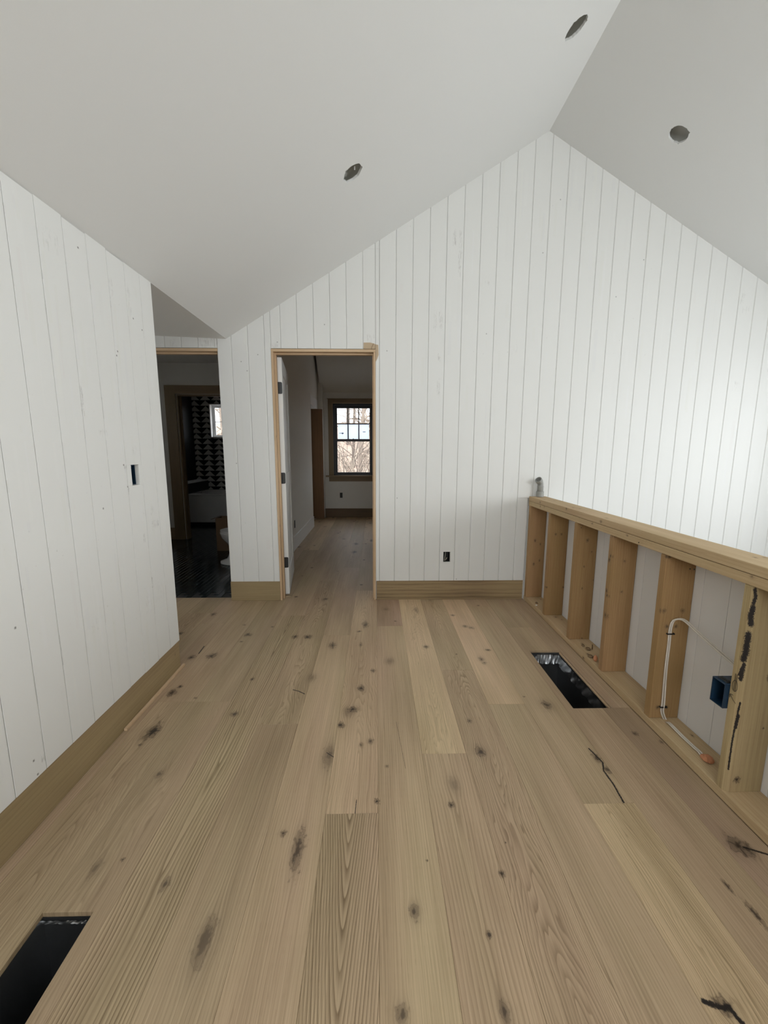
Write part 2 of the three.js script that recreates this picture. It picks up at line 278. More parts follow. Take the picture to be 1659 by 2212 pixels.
// ------------------------------------------------------------------ ceilings (drywall on the rafters, with the round cut-outs for the lights), closed by the roof
const HOLES = [[762, 374, -1], [1245, 60, -1], [1466, 291, 1]];
function slopeHit(u, v, side) { const d = ray(u, v), k = side < 0 ? KL : -KR, t = (RIDGE.y - k * RIDGE.x - EYE.y) / (d.y - k * d.x); return EYE.clone().addScaledVector(d, t); }
for (const side of [-1, 1]) {
  const k = side < 0 ? KL : KR, x1 = side < 0 ? XL - 0.005 : XR, len = Math.abs(x1 - RIDGE.x) * Math.hypot(1, k), ang = Math.atan(k);
  const g = structure(group('ceiling', RIDGE.x, RIDGE.y, 0), side < 0 ? 'smooth white sloping ceiling on the door side of the ridge' : 'greyer white sloping ceiling on the stair side of the ridge', 'ceiling');
  const sh = new THREE.Shape([[0, -3.37], [len, -3.37], [len, 2.62], [0, 2.62]].map((p) => new THREE.Vector2(...p)));
  const toLocal = (p) => [(p.x - RIDGE.x) / (side * Math.cos(ang)), p.z];
  for (const [u, v, s] of HOLES) if (s === side) {
    const [a, b] = toLocal(slopeHit(u, v, s)), pts = [];
    for (let i = 0; i < 36; i++) { const r = 0.058 + rr(-0.002, 0.0022) + (i % 13 === 5 ? 0.007 : 0), t = -i / 36 * Math.PI * 2; pts.push(new THREE.Vector2(a + r * Math.cos(t), b + r * Math.sin(t))); }
    sh.holes.push(new THREE.Path(pts));
  }
  const geo = new THREE.ExtrudeGeometry(sh, { depth: 0.013, bevelEnabled: false });
  // local (s, z, up) -> world
  const B = new THREE.Matrix4().makeBasis(new THREE.Vector3(side * Math.cos(ang), -Math.sin(ang), 0), new THREE.Vector3(0, 0, 1), new THREE.Vector3(side * Math.sin(ang), Math.cos(ang), 0));
  geo.applyMatrix4(B); if (B.determinant() < 0) { const p = geo.attributes.position, a = p.array; for (let i = 0; i < a.length; i += 9) for (let q = 0; q < 3; q++) { const t = a[i + 3 + q]; a[i + 3 + q] = a[i + 6 + q]; a[i + 6 + q] = t; } geo.deleteAttribute('normal'); geo.computeVertexNormals(); }
  mesh('drywall', geo, M.ceiling, g);
  // insulation pocket behind each cut-out
  for (const [u, v, s] of HOLES) if (s === side) {
    const p = slopeHit(u, v, s), c = new THREE.LatheGeometry([[0.0, 0.062], [0.07, 0.066], [0.085, 0.05], [0.085, 0.014], [0.062, 0.0135]].map((q) => new THREE.Vector2(...q)), 20);
    const pos = c.attributes.position; for (let i = 0; i < pos.count; i++) { const f = 1 + (vn(pos.getX(i) * 40 + 9, pos.getZ(i) * 40 + pos.getY(i) * 31) - 0.5) * 0.3; pos.setXYZ(i, pos.getX(i) * f, pos.getY(i), pos.getZ(i) * f); }
    c.rotateZ(-side * ang); c.translate(p.x - RIDGE.x, p.y - RIDGE.y, p.z); c.computeVertexNormals();
    mesh('insulation_pocket', c, M.insulation, g);
  }
}
{ // thin flap of torn paper hanging in the left cut-out
  const p = slopeHit(766, 366, -1); tag(mesh('paper_flap', box(p.x - 0.003, p.x + 0.003, p.y + 0.001, p.y + 0.018, p.z - 0.006, p.z - 0.004), M.whiteTrim), 'tiny white torn paper flap in ceiling cut-out above the doorway', 'paper');
}
{ // flat ceiling of the alcove beyond the left wall
  const sh = new THREE.Shape([[XL - 0.004, 2.164], [-3.6, 2.25], [-3.6, 2.30], [XL - 0.004, 2.30]].map((p) => new THREE.Vector2(...p)));
  const g = new THREE.ExtrudeGeometry(sh, { depth: 6, bevelEnabled: false }); g.translate(0, 0, -3.365);
  structure(mesh('ceiling', g, M.ceiling), 'low flat white ceiling of the alcove beside the sloping ceiling', 'ceiling');
}
// outer shell: closes the house so that daylight enters only through windows
{
  const WIN = STAIR_WINDOWS.map((s) => [s.z - s.w / 2, s.z + s.w / 2, s.y - s.h / 2, s.y + s.h / 2]);
  const sh = new THREE.Shape([[-3.50, -2.7], [2.8, -2.7], [2.8, 4.3], [-3.50, 4.3]].map((p) => new THREE.Vector2(...p)));
  for (const [a, b, c, d] of WIN) sh.holes.push(new THREE.Path([[a, c], [a, d], [b, d], [b, c]].map((p) => new THREE.Vector2(...p))));
  const g = new THREE.ExtrudeGeometry(sh, { depth: 0.15, bevelEnabled: false });
  g.applyMatrix4(new THREE.Matrix4().makeBasis(new THREE.Vector3(0, 0, 1), new THREE.Vector3(0, 1, 0), new THREE.Vector3(-1, 0, 0))); g.translate(XR + 0.15, 0, 0);
  structure(mesh('wall_right', g, M.paint), 'white stairwell wall with one window and one added window', 'wall');
  { const f = FILL_WINDOW, q = new THREE.Shape([[-3.75, -2.7], [3.9, -2.7], [3.9, 4.3], [-3.75, 4.3]].map((p) => new THREE.Vector2(...p)));
    q.holes.push(new THREE.Path([[f.x - f.w / 2, f.y - f.h / 2], [f.x - f.w / 2, f.y + f.h / 2], [f.x + f.w / 2, f.y + f.h / 2], [f.x + f.w / 2, f.y - f.h / 2]].map((p) => new THREE.Vector2(...p))));
    const wg = new THREE.ExtrudeGeometry(q, { depth: 0.15, bevelEnabled: false }); wg.translate(0, 0, 2.65);
    structure(mesh('wall_front', wg, M.paint), 'white wall behind the loft', 'wall');
    const w = structure(group('window_5', f.x, f.y, 2.74), 'wide white window added unseen behind the loft for fill light', 'window'), a = f.w / 2, b = f.h / 2;  // unseen window, added to brighten the gable wall and floor
    mesh('frame', [box(-a, -a + 0.03, -b, b, -0.06, 0.06), box(a - 0.03, a, -b, b, -0.06, 0.06), box(-a + 0.03, a - 0.03, -b, -b + 0.03, -0.06, 0.06), box(-a + 0.03, a - 0.03, b - 0.03, b, -0.06, 0.06), box(-0.025, 0.025, -b + 0.03, b - 0.03, -0.03, 0.03)], M.whiteTrim, w);
    for (const [p, q2] of [[-a + 0.03, -0.025], [0.025, a - 0.03]]) mesh('pane', box(p, q2, -b + 0.03, b - 0.03, -0.003, 0.003), M.glass, w);
  }
  structure(mesh('wall_below', box(1.30, 1.42, -2.6, -0.15, -3.36, 2.65), M.paint), 'white stair wall below the loft floor', 'wall');
  structure(mesh('wall_outer', [box(-3.77, -3.60, -1.6, 4.3, -8.0, -4.9), box(-3.77, -3.60, -1.6, 1.4, -4.9, -4.5), box(-3.77, -3.60, 2.0, 4.3, -4.9, -4.5), box(-3.77, -3.60, -1.6, 4.3, -4.5, -2.95), box(-3.77, -3.60, -1.6, 4.3, -2.15, 2.65), box(-3.77, -3.60, -1.6, 0.9, -2.95, -2.15), box(-3.77, -3.60, 2.05, 4.3, -2.95, -2.15)], M.drywall), 'plain outer wall with the added alcove and lobby windows', 'wall');
  { const w7 = structure(group('window_7', -3.69, 1.475, -2.55), 'white window added unseen to light the alcove', 'window'); mesh('frame', [box(-0.05, 0.05, -0.575, 0.575, -0.4, -0.37), box(-0.05, 0.05, -0.575, 0.575, 0.37, 0.4), box(-0.05, 0.05, -0.575, -0.545, -0.37, 0.37), box(-0.05, 0.05, 0.545, 0.575, -0.37, 0.37)], M.whiteTrim, w7); mesh('pane', box(-0.003, 0.003, -0.545, 0.545, -0.37, 0.37), M.glass, w7); }  // unseen window, added to brighten the alcove
  { const w8 = structure(group('window_8', -3.69, 1.7, -4.7), 'small white side window added unseen to light the bathroom lobby', 'window'); mesh('frame', [box(-0.05, 0.05, -0.3, 0.3, -0.2, -0.17), box(-0.05, 0.05, -0.3, 0.3, 0.17, 0.2), box(-0.05, 0.05, -0.3, -0.27, -0.17, 0.17), box(-0.05, 0.05, 0.27, 0.3, -0.17, 0.17)], M.whiteTrim, w8); mesh('pane', box(-0.003, 0.003, -0.27, 0.27, -0.17, 0.17), M.glass, w8); }  // unseen window, added to brighten the lobby
  structure(mesh('wall_alcove', [box(-3.6, XL - 0.1201, -0.016, 2.3, -1.3, -1.2)], M.paint), 'white wall closing the alcove behind the left wall', 'wall');
  structure(mesh('roof', box(-3.77, 3.9, 4.3, 4.45, -8.0, 2.8), M.shell), 'roof deck', 'roof');
  structure(mesh('floor_lower', box(1.30, 3.75, -2.75, -2.6, -8.0, 2.65), M.base), 'stair landing floor', 'floor');
}
STAIR_WINDOWS.forEach((s, i) => {
  const g = structure(group('window_' + (i + 3), XR + 0.09, s.y, s.z), i ? 'white stairwell window added unseen further along the stairs for more light' : 'white stairwell window close to the gable wall', 'window'); const a = s.w / 2, b = s.h / 2;  // the further one is unseen and added for its light
  mesh('frame', [box(-0.06, 0.06, -b, b, -a, -a + 0.03), box(-0.06, 0.06, -b, b, a - 0.03, a), box(-0.06, 0.06, -b, -b + 0.03, -a + 0.03, a - 0.03), box(-0.06, 0.06, b - 0.03, b, -a + 0.03, a - 0.03)], M.whiteTrim, g);
  mesh('pane', box(-0.003, 0.003, -b + 0.03, b - 0.03, -a + 0.03, a - 0.03), M.glass, g);
});
// ------------------------------------------------------------------ floor
const PW = 0.1912, PX0 = 0.007;
const KNOTS = [ // pixel, radius in pixels, darkness, stretch along the board, grey halo
  [461, 1327, 4, .9, 1.6, .2], [428, 1340, 5, .8, 1.8, .2], [399, 1348, 2.5, .8, 1], [536, 1371, 6, .8, 1.1, .3], [528, 1350, 3, .8, 1], [588, 1354, 3, .7, 1], [521, 1386, 3, .7, 1], [457, 1417, 7, .9, 1.2, .4], [413, 1420, 6, .9, 1.2, .3],
  [637, 1375, 6, .9, 1.1, .3], [664, 1376, 7, 1, 1.1, .3], [718, 1394, 6, .45, 1.6, .75], [703, 1294, 5, .8, 1.1, .3], [789, 1349, 6, .6, 2.4, .3], [776, 1364, 3.5, .9, 1, .2], [806, 1449, 4.5, .8, 1.3, .3], [639, 1289, 4, .7, 1.2], [854, 1342, 3, .7, 1], [842, 1428, 7, .15, 1.4, .65], [779, 1393, 3, .5, 3], [545, 1467, 4, .8, 1, .2],
  [506, 1543, 6, .7, 1.2, .3], [780, 1487, 7, .95, 1.2, .45], [762, 1532, 8, 1, 1.1, .4], [752, 1538, 10, .2, 1.3, .5], [736, 1566, 7, .85, 1.1, .4], [711, 1632, 9, .35, 2.6, .8], [801, 1601, 5, .6, 1.2, .4], [780, 1609, 4, .4, 1.2, .3], [814, 1731, 5, 1, 1], [642, 1839, 9, .7, 3.6, .55], [612, 1800, 5, .8, 1, .3], [836, 1655, 3, .6, 1, .2], [674, 1464, 7, .15, 1.6, .6],
  [920, 1397, 5, .7, 1.2, .35], [978, 1329, 4, .7, 1, .2], [1005, 1353, 5, .45, 1, .4], [1018, 1356, 5, .5, 1, .3], [1054, 1404, 5, .7, .8, .3], [1040, 1424, 5, .5, 1.7, .4], [1046, 1432, 4, .5, 1.4, .3], [1033, 1308, 3, .8, 1], [834, 1316, 5, .15, 1.2, .5], [899, 1318, 4, .3, 3, .4], [986, 1413, 2, .8, 1],
  [1181, 1523, 8, .7, 1.5, .5], [1038, 1624, 9, .75, 1.3, .45], [1014, 1557, 4, .6, 1.4, .3], [981, 1694, 8, .15, 1.6, .5], [974, 1739, 5, .85, 1.1, .5], [1092, 1820, 1.5, .9, 1], [1289, 1637, 5, .8, 2.2, .4], [1313, 1663, 5, .7, 1.4, .4], [1372, 1585, 5, .7, 1, .3], [1429, 1603, 3, .6, 1.2, .3], [1132, 1505, 2, .8, 1],
  [1593, 1826, 11, 1, 1.2, .6], [1616, 1836, 8, .8, 1.2, .6], [1573, 1916, 3, .8, 3], [1632, 1975, 4, .8, 3.5], [1566, 2176, 9, .8, 1, .5],
  [895, 1969, 7, .6, 1.5, .6], [868, 2192, 8, .6, 1.2, .4], [923, 1859, 2, .9, 1], [1057, 2020, 4, .9, 1.1, .2], [1091, 2186, 6, .6, 1.6, .6], [1084, 1887, 5, .8, 1, .2], [357, 1910, 6, .6, 1.6, .35], [440, 2036, 12, .45, 2.4, .6], [330, 1581, 10, .95, 1.6, .4], [372, 1496, 7, .9, 1.3, .4], [389, 1483, 4, .9, 1.2], [422, 1508, 3, .8, 1], [344, 1672, 6, .5, 1.3, .3], [302, 1609, 3, .9, 1], [207, 1874, 6, .35, 2, .4], [265, 1857, 2.5, .8, 1.3]];
const CRACKS = [[[[1272, 1617], [1302, 1647], [1304, 1665], [1325, 1694], [1347, 1733]], 2.2], [[[1606, 1830], [1659, 1846], [1720, 1862]], 2.4], [[[1520, 2163], [1548, 2173], [1563, 2178], [1574, 2174], [1590, 2195], [1606, 2212]], 5], [[[633, 1490], [645, 1493], [658, 1499]], 1.6], [[[441, 1396], [429, 1412]], 1.6], [[[711, 1394], [727, 1394]], 0.7], [[[719, 1387], [719, 1401]], 0.7], [[[706, 1626], [720, 1635]], 1.3], [[[770, 1728], [767, 1757]], 1.0], [[[322, 1590], [338, 1574]], 1.6], [[[324, 1580], [344, 1578]], 1.4], [[[856, 1560], [876, 1660]], 0.3]];
// per row: z of the butt joints, then one look per plank from near to far
const OAK = [188, 164, 132];
const look = (type, tone, extra = {}) => ({ type, tone, ...extra });
const ROWS = {
  '-7': { j: [-2.9], l: [look('straight', 0.93), look('straight', 0.95)] },
  '-6': { j: [-0.2, -1.941], l: [look('straight', 0.95), look('flame', 0.95, { contrast: 0.45 }), look('straight', 0.95)] },
  '-5': { j: [0.3, -1.938], l: [look('straight', 0.95), look('flame', 0.96, { contrast: 0.3 }), look('straight', 0.93)] },
  '-4': { j: [-0.2, -3.035], l: [look('straight', 0.97), look('vee', 0.97, { contrast: 1.1, spacing: 0.0110, slope: 0.022, center: 0.5, wob: 0.03 }), look('straight', 0.94)] },
  '-3': { j: [0.4, -1.757, -3.9], l: [look('straight', 0.98), look('straight', 0.98, { contrast: 0.4 }), look('flame', 0.98, { contrast: 0.7, spacing: 0.008 }), look('straight', 0.95)] },
  '-2': { j: [-0.4, -2.69], l: [look('straight', 1), look('straight', 1.0, { contrast: 0.25 }), look('straight', 0.98, { contrast: 0.4 })] },
  '-1': { j: [0.5, -1.271, -3.6], l: [look('straight', 1), look('vee', 1.0, { contrast: 1.25, spacing: 0.0085, slope: 0.10, wob: 0.012, center: 0.45 }), look('flame', 1.04, { contrast: 0.35 }), look('straight', 0.95)] },
  '0': { j: [-0.3, -2.835], l: [look('straight', 1), look('straight', 1.02, { contrast: 0.22 }), look('straight', 0.94, { pink: 5 })] },
  '1': { j: [0.2, -1.554], l: [look('straight', 1), look('vee', 1.02, { contrast: 0.5, spacing: 0.012, slope: 0.03, wob: 0.03 }), look('flame', 1.12, { contrast: 0.35, spacing: 0.006 })] },
  '2': { j: [-0.1, -2.218], l: [look('straight', 1), look('flame', 0.99, { contrast: 0.7, spacing: 0.0075, pink: 1 }), look('flame', 0.99, { contrast: 0.35 })] },
  '3': { j: [0.1, -1.89], l: [look('straight', 1), look('straight', 1.0, { contrast: 0.3 }), look('straight', 1.12, { contrast: 0.2 })] },
  '4': { j: [0.4, -1.296, -3.2], l: [look('straight', 1), look('flame', 1.10, { contrast: 0.55, spacing: 0.0075 }), look('straight', 1.0, { contrast: 0.18 }), look('straight', 1)] },
  '5': { j: [-0.5, -2.796], l: [look('straight', 0.98), look('straight', 0.98, { contrast: 0.25 }), look('straight', 0.95)] },
  '6': { j: [-1.852], l: [look('straight', 0.86, { pink: 3 }), look('straight', 0.92)] },
};
const VENT_R = { x0: 1.005, x1: 1.205, z0: -2.447, z1: -1.850 }, VENT_L = { x0: -0.950, x1: -0.806, z0: -0.972, z1: -0.62 };
const FLOOR_FAR = -7.77, FLOOR_NEAR = 2.6;
const floor = structure(group('floor'), 'wide knotty light oak plank floor', 'floor');
const knotsW = KNOTS.map(([u, v, r, k, e, halo]) => { const p = onPlane(u, v, 'y', 0); return { x: p.x, z: p.z, r: 0.82 * r * p.distanceTo(EYE) / FOCAL, k: k * 0.9, e, halo: halo ?? 0 }; });
const cracksW = CRACKS.map(([pts, w]) => { const q = pts.map(([u, v]) => onPlane(u, v, 'y', 0)); return { q, w: w * 0.5 * q[0].distanceTo(EYE) / FOCAL }; });
const plankMats = [];
function plank(x0, x1, zN, zF, mat, uvN, uvF, uvX0, polys) {
  // polys: polygons in (x, z) that make up this plank, notched where a vent is cut through
  const geos = polys.map((poly) => {
    const sh = new THREE.Shape(poly.map(([x, z]) => new THREE.Vector2(x, -z)));
    const g = new THREE.ExtrudeGeometry(sh, { depth: 0.0142, bevelEnabled: true, bevelThickness: 0.0008, bevelSize: 0.0007, bevelOffset: -0.0009, bevelSegments: 1 });
    g.rotateX(-Math.PI / 2); g.translate(0, -0.015, 0);
    const p = g.attributes.position, uv = g.attributes.uv;
    for (let i = 0; i < p.count; i++) uv.setXY(i, (p.getX(i) - uvX0) / PW, (uvN - p.getZ(i)) / (uvN - uvF));
    return g;
  });
  return mesh('plank', geos.length > 1 ? geos : geos[0], mat, floor);
}
const clipRect = (x0, x1, z0, z1, V) => { // rectangle minus vent V -> polygons
  const a = Math.max(x0, V.x0), b = Math.min(x1, V.x1), c = Math.max(z0, V.z0), d = Math.min(z1, V.z1);
  if (b - a < 0.001 || d - c < 0.001) return [[[x0, z0], [x1, z0], [x1, z1], [x0, z1]]];
  const left = a - x0 > 0.002, right = x1 - b > 0.002, far = c - z0 > 0.002, near = z1 - d > 0.002;
  const P = [];
  if (left && !right) { P.push([x0, z0]); if (far) P.push([x1, z0], [x1, c]); P.push([a, c], [a, d]); if (near) P.push([x1, d], [x1, z1]); else P.push([a, z1]); P.push([x0, z1]); return [far ? P : [[x0, z0], [a, z0], ...P.slice(P.findIndex((q) => q[0] === a && q[1] === d))]]; }
  if (right && !left) { const Q = []; Q.push([x1, z1]); if (near) Q.push([x0, z1], [x0, d]); else Q.push([b, z1]); Q.push([b, d], [b, c]); if (far) Q.push([x0, c], [x0, z0]); else Q.push([b, z0]); Q.push([x1, z0]); return [Q.reverse()]; }
  if (left && right && far && near) return [[[x0, z0], [x1, z0], [x1, c], [x0, c]], [[x0, d], [x1, d], [x1, z1], [x0, z1]], [[x0, c], [a, c], [a, d], [x0, d]], [[b, c], [x1, c], [x1, d], [b, d]]];
  return [[[x0, z0], [x1, z0], [x1, c], [x0, c]], [[x0, d], [x1, d], [x1, z1], [x0, z1]]].filter((q) => q[2][1] - q[0][1] > 0.002);
};
for (let r = -7; r <= 6; r++) {
  const R = ROWS[r], x0 = PX0 + PW * r, x1 = r === 6 ? 1.2998 : x0 + PW;
  let far = r * PW + PX0 < DOOR.x0 - 0.05 || x0 > -0.02 ? -3.44 : FLOOR_FAR;
  if (x1 < -1.2) far = -3.44;
  const zs = [FLOOR_NEAR, ...R.j]; const farList = []; let z = R.j.at(-1);
  while (z > far) { const L = rr(1.5, 2.2); farList.push(Math.max(z - L, far)); z -= L; if (z - far < 0.4) { farList[farList.length - 1] = far; break; } }
  const all = [...zs, ...farList].filter((q, i, A) => i === 0 || q < A[i - 1] - 0.01);
  for (let i = 1; i < all.length; i++) {
    const zN = all[i - 1], zF = Math.max(all[i], far); if (zN <= far) break;
    const inView = zF < -0.6 && zN > -3.5;
    let mat, uvN, uvF, uvX;
    if (inView) {
      uvN = Math.min(zN, -0.4); uvF = Math.max(zF, -3.9); uvX = x0;
      const len = uvN - uvF, lk = R.l[Math.min(i - 1, R.l.length - 1)] ?? look('straight', 0.96), ph = Math.min(1536, Math.max(256, Math.round(len * 720)));
      const K = knotsW.filter((k) => k.x > x0 - 0.01 && k.x < x1 + 0.01 && k.z < uvN && k.z > uvF).map((k) => ({ u: k.x - x0, v: uvN - k.z, r: k.r, k: k.k, e: k.e, halo: k.halo }));
      const Cr = cracksW.filter((c) => c.q.some((p) => p.x > x0 - 0.02 && p.x < x0 + PW + 0.02 && p.z < uvN && p.z > uvF)).map((c) => { const p = c.q.map((q) => [q.x - x0, uvN - q.z]); return { p, w: c.w, lo: Math.min(...p.map((q) => q[1])) - 0.02, hi: Math.max(...p.map((q) => q[1])) + 0.02 }; });
      const tone = lk.tone * rr(0.985, 1.015), pk = lk.pink ?? 0, base = [OAK[0] * tone + pk * 0.5, OAK[1] * tone - pk * 0.6, OAK[2] * tone + pk * 0.2];
      const t = dataTex(256, ph, woodTex(256, ph, PW, len, { seed: 3 + r * 7 + i * 1.37 + 60, base, type: lk.type, contrast: (lk.contrast ?? 0.28) * 1.25 + 0.08, spacing: lk.spacing ?? 0.0095, slope: lk.slope, depth: lk.depth, center: lk.center, wob: lk.wob, knots: K, cracks: Cr }));
      mat = std({ map: t, roughness: 0.5 }); t.wrapT = THREE.MirroredRepeatWrapping; t.wrapS = THREE.MirroredRepeatWrapping; plankMats.push([mat, len]);
    } else { let q; [mat, q] = plankMats.length ? plankMats[(Math.abs(r * 5 + i * 3)) % plankMats.length] : [M.base, 2]; uvN = zN + rr(0, 1); uvF = uvN - q; uvX = x0; }
    const V = r >= 5 ? VENT_R : VENT_L;
    let xa = x0, xb = x1; if (r === -1 && zN < -3.4) xb = x1; 
    plank(xa, xb, zN, zF, mat, uvN, uvF, uvX, clipRect(xa, xb, zF, zN, V));
  }
}
for (let r = -13; r <= -8; r++) { // alcove planks beyond the end of the left wall
  const x0 = PX0 + PW * r, x1 = x0 + PW, zj = r % 2 ? -2.5 : -3.1;
  for (const [zN, zF] of [[-1.3, zj], [zj, -3.44]]) { const [mat, q] = plankMats[Math.floor(rnd() * plankMats.length)]; plank(x0, x1, zN, zF, mat, zN + 0.2, zN + 0.2 - q, x0, [[[x0, zF], [x1, zF], [x1, zN], [x0, zN]]]); }
}
{ // bedroom planks on either side of the door opening
  for (let r = -6; r <= 14; r++) {
    const x0 = PX0 + PW * r, x1 = x0 + PW; if (x0 >= DOOR.x0 - 0.05 && x0 <= -0.02) continue; if (x0 < -1.25) continue;
    let z = -3.46; while (z > FLOOR_FAR + 0.01) { const L = rr(1.4, 2.2), zF = Math.max(z - L, FLOOR_FAR); const [mat, q] = plankMats[Math.floor(rnd() * plankMats.length)]; plank(x0, x1, z, zF, mat, z + 0.3, z + 0.3 - q, x0, [[[x0, zF], [x1, zF], [x1, z], [x0, z]]]); z = zF; }
  }
}
{ // plywood under the planks, cut out at the two vents
  const sh = new THREE.Shape([[-3.6, 7.85], [2.8, 7.85], [2.8, 3.44], [1.439, 3.44], [1.439, -2.65], [-3.6, -2.65]].map((p) => new THREE.Vector2(...p)));
  for (const V of [VENT_R, VENT_L]) sh.holes.push(new THREE.Path([[V.x0 - 0.004, -V.z1 - 0.004], [V.x0 - 0.004, -V.z0 + 0.004], [V.x1 + 0.004, -V.z0 + 0.004], [V.x1 + 0.004, -V.z1 - 0.004]].map((p) => new THREE.Vector2(...p))));
  const g = new THREE.ExtrudeGeometry(sh, { depth: 0.12, bevelEnabled: false }); g.rotateX(-Math.PI / 2); g.translate(0, -0.136, 0);
  mesh('subfloor', g, M.subfloor, floor);
}
// ------------------------------------------------------------------ baseboards
const baseB = (name, geo, mat, label) => structure(mesh(name, geo, mat), label, 'baseboard');
baseB('baseboard_left', shiftUV(box(XL - 0.021, XL - 0.004, 0.0005, 0.174, -2.276, 2.64, 0.0015), 0.1, 0), M.base, 'brown wooden baseboard under the white left wall');
baseB('baseboard_back', shiftUV(box(0.004, 1.288, 0.0005, 0.173, ZB - 0.019, ZB - 0.003, 0.0015), 0.1, 0.36), M.baseStreak, 'brown wooden baseboard with dark streaks beneath the outlet');
baseB('baseboard_middle', shiftUV(box(-1.258, -0.834, 0.0005, 0.173, ZB - 0.019, ZB - 0.001, 0.0015), 0.1, 0.7), M.base, 'short brown wooden baseboard between the two door openings');
tag(mesh('wood_strip', box(XL - 0.003, XL + 0.012, 0.0005, 0.013, -2.30, -1.72, 0.0015), M.jamb), 'thin pale wooden strip lying along the foot of the left baseboard', 'wood strip');

// ------------------------------------------------------------------ door openings
{
  const g = structure(group('trim_1', 0, 0, ZB), 'raw pine door jamb round the bedroom doorway', 'door jamb');
  mesh('jamb_side', box(DOOR.x0 + 0.0005, DOOR.x0 + 0.0165, 0.0005, 2.071, -0.125, 0.001, 0.001), M.jamb, g);
  mesh('jamb_side', box(DOOR.x1 - 0.0165, DOOR.x1 - 0.0005, 0.0005, 2.071, -0.125, 0.001, 0.001), M.jamb, g);
  mesh('jamb_head', box(DOOR.x0 + 0.0005, DOOR.x1 - 0.0005, 2.0715, 2.0925, -0.125, 0.001, 0.001), M.jamb, g);
  mesh('door_stop', box(DOOR.x0 + 0.017, DOOR.x0 + 0.026, 0.0005, 2.059, -0.082, -0.047, 0.001), M.jamb, g);
  mesh('door_stop', box(DOOR.x1 - 0.026, DOOR.x1 - 0.017, 0.0005, 2.059, -0.082, -0.047, 0.001), M.jamb, g);
  mesh('door_stop', box(DOOR.x0 + 0.017, DOOR.x1 - 0.017, 2.0595, 2.071, -0.082, -0.047, 0.001), M.jamb, g);
  const b = structure(group('trim_2', 0, 0, ZB), 'raw pine jamb head over the bathroom opening', 'door jamb');
  mesh('jamb_head', box(BATH.x0, BATH.x1, 2.0715, 2.0925, -0.125, 0.001, 0.001), M.jamb, b);
  mesh('door_stop', box(BATH.x0 + 0.022, BATH.x1 - 0.022, 2.0595, 2.071, -0.082, -0.047, 0.001), M.jamb, b);
  mesh('jamb_side', box(BATH.x0, BATH.x0 + 0.021, 0.0005, 2.071, -0.125, 0.001, 0.001), M.jamb, b);
}
{ // white panelled door, opened a little past square into the bedroom
  const d = structure(group('door_1', -0.8165, 0.012, -3.489), 'white two-panel door standing open against the bedroom wall', 'door'); d.rotation.y = THREE.MathUtils.degToRad(8.3);
  const W = 0.765, H = 2.045, T = 0.036;   // local: thickness along x, width along -z
  const frame = [box(0, T, 0, H, -0.11, 0), box(0, T, 0, H, -W, -W + 0.11), box(0, T, 0, 0.2, -W + 0.11, -0.11), box(0, T, H - 0.12, H, -W + 0.11, -0.11), box(0, T, 0.95, 1.08, -W + 0.11, -0.11)];
  mesh('door_frame', frame, M.paint, d);
  mesh('door_panel', box(0.011, T - 0.011, 0.2, 0.95, -W + 0.11, -0.11), M.paint, d);
  mesh('door_panel', box(0.011, T - 0.011, 1.08, H - 0.12, -W + 0.11, -0.11), M.paint, d);
  for (const px of [838, 1033, 1215]) {
    const y = onPlane(602, px, 'z', -3.489).y - 0.012;
    const sh = new THREE.Shape(), w = 0.018, h = 0.048, r = 0.012; sh.moveTo(-w, -h); sh.lineTo(w - r, -h); sh.quadraticCurveTo(w, -h, w, -h + r); sh.lineTo(w, h - r); sh.quadraticCurveTo(w, h, w - r, h); sh.lineTo(-w, h); sh.closePath();
    const leaf = new THREE.ExtrudeGeometry(sh, { depth: 0.003, bevelEnabled: false, curveSegments: 4 }); leaf.translate(0.016, y, 0.0002);
    const barrel = new THREE.CylinderGeometry(0.007, 0.007, 0.092, 10); barrel.translate(-0.003, y, 0.006);
    mesh('hinge', [leaf, barrel, box(-0.012, -0.003, y - 0.045, y + 0.045, -0.001, 0.002)], M.black, d);
  }
}
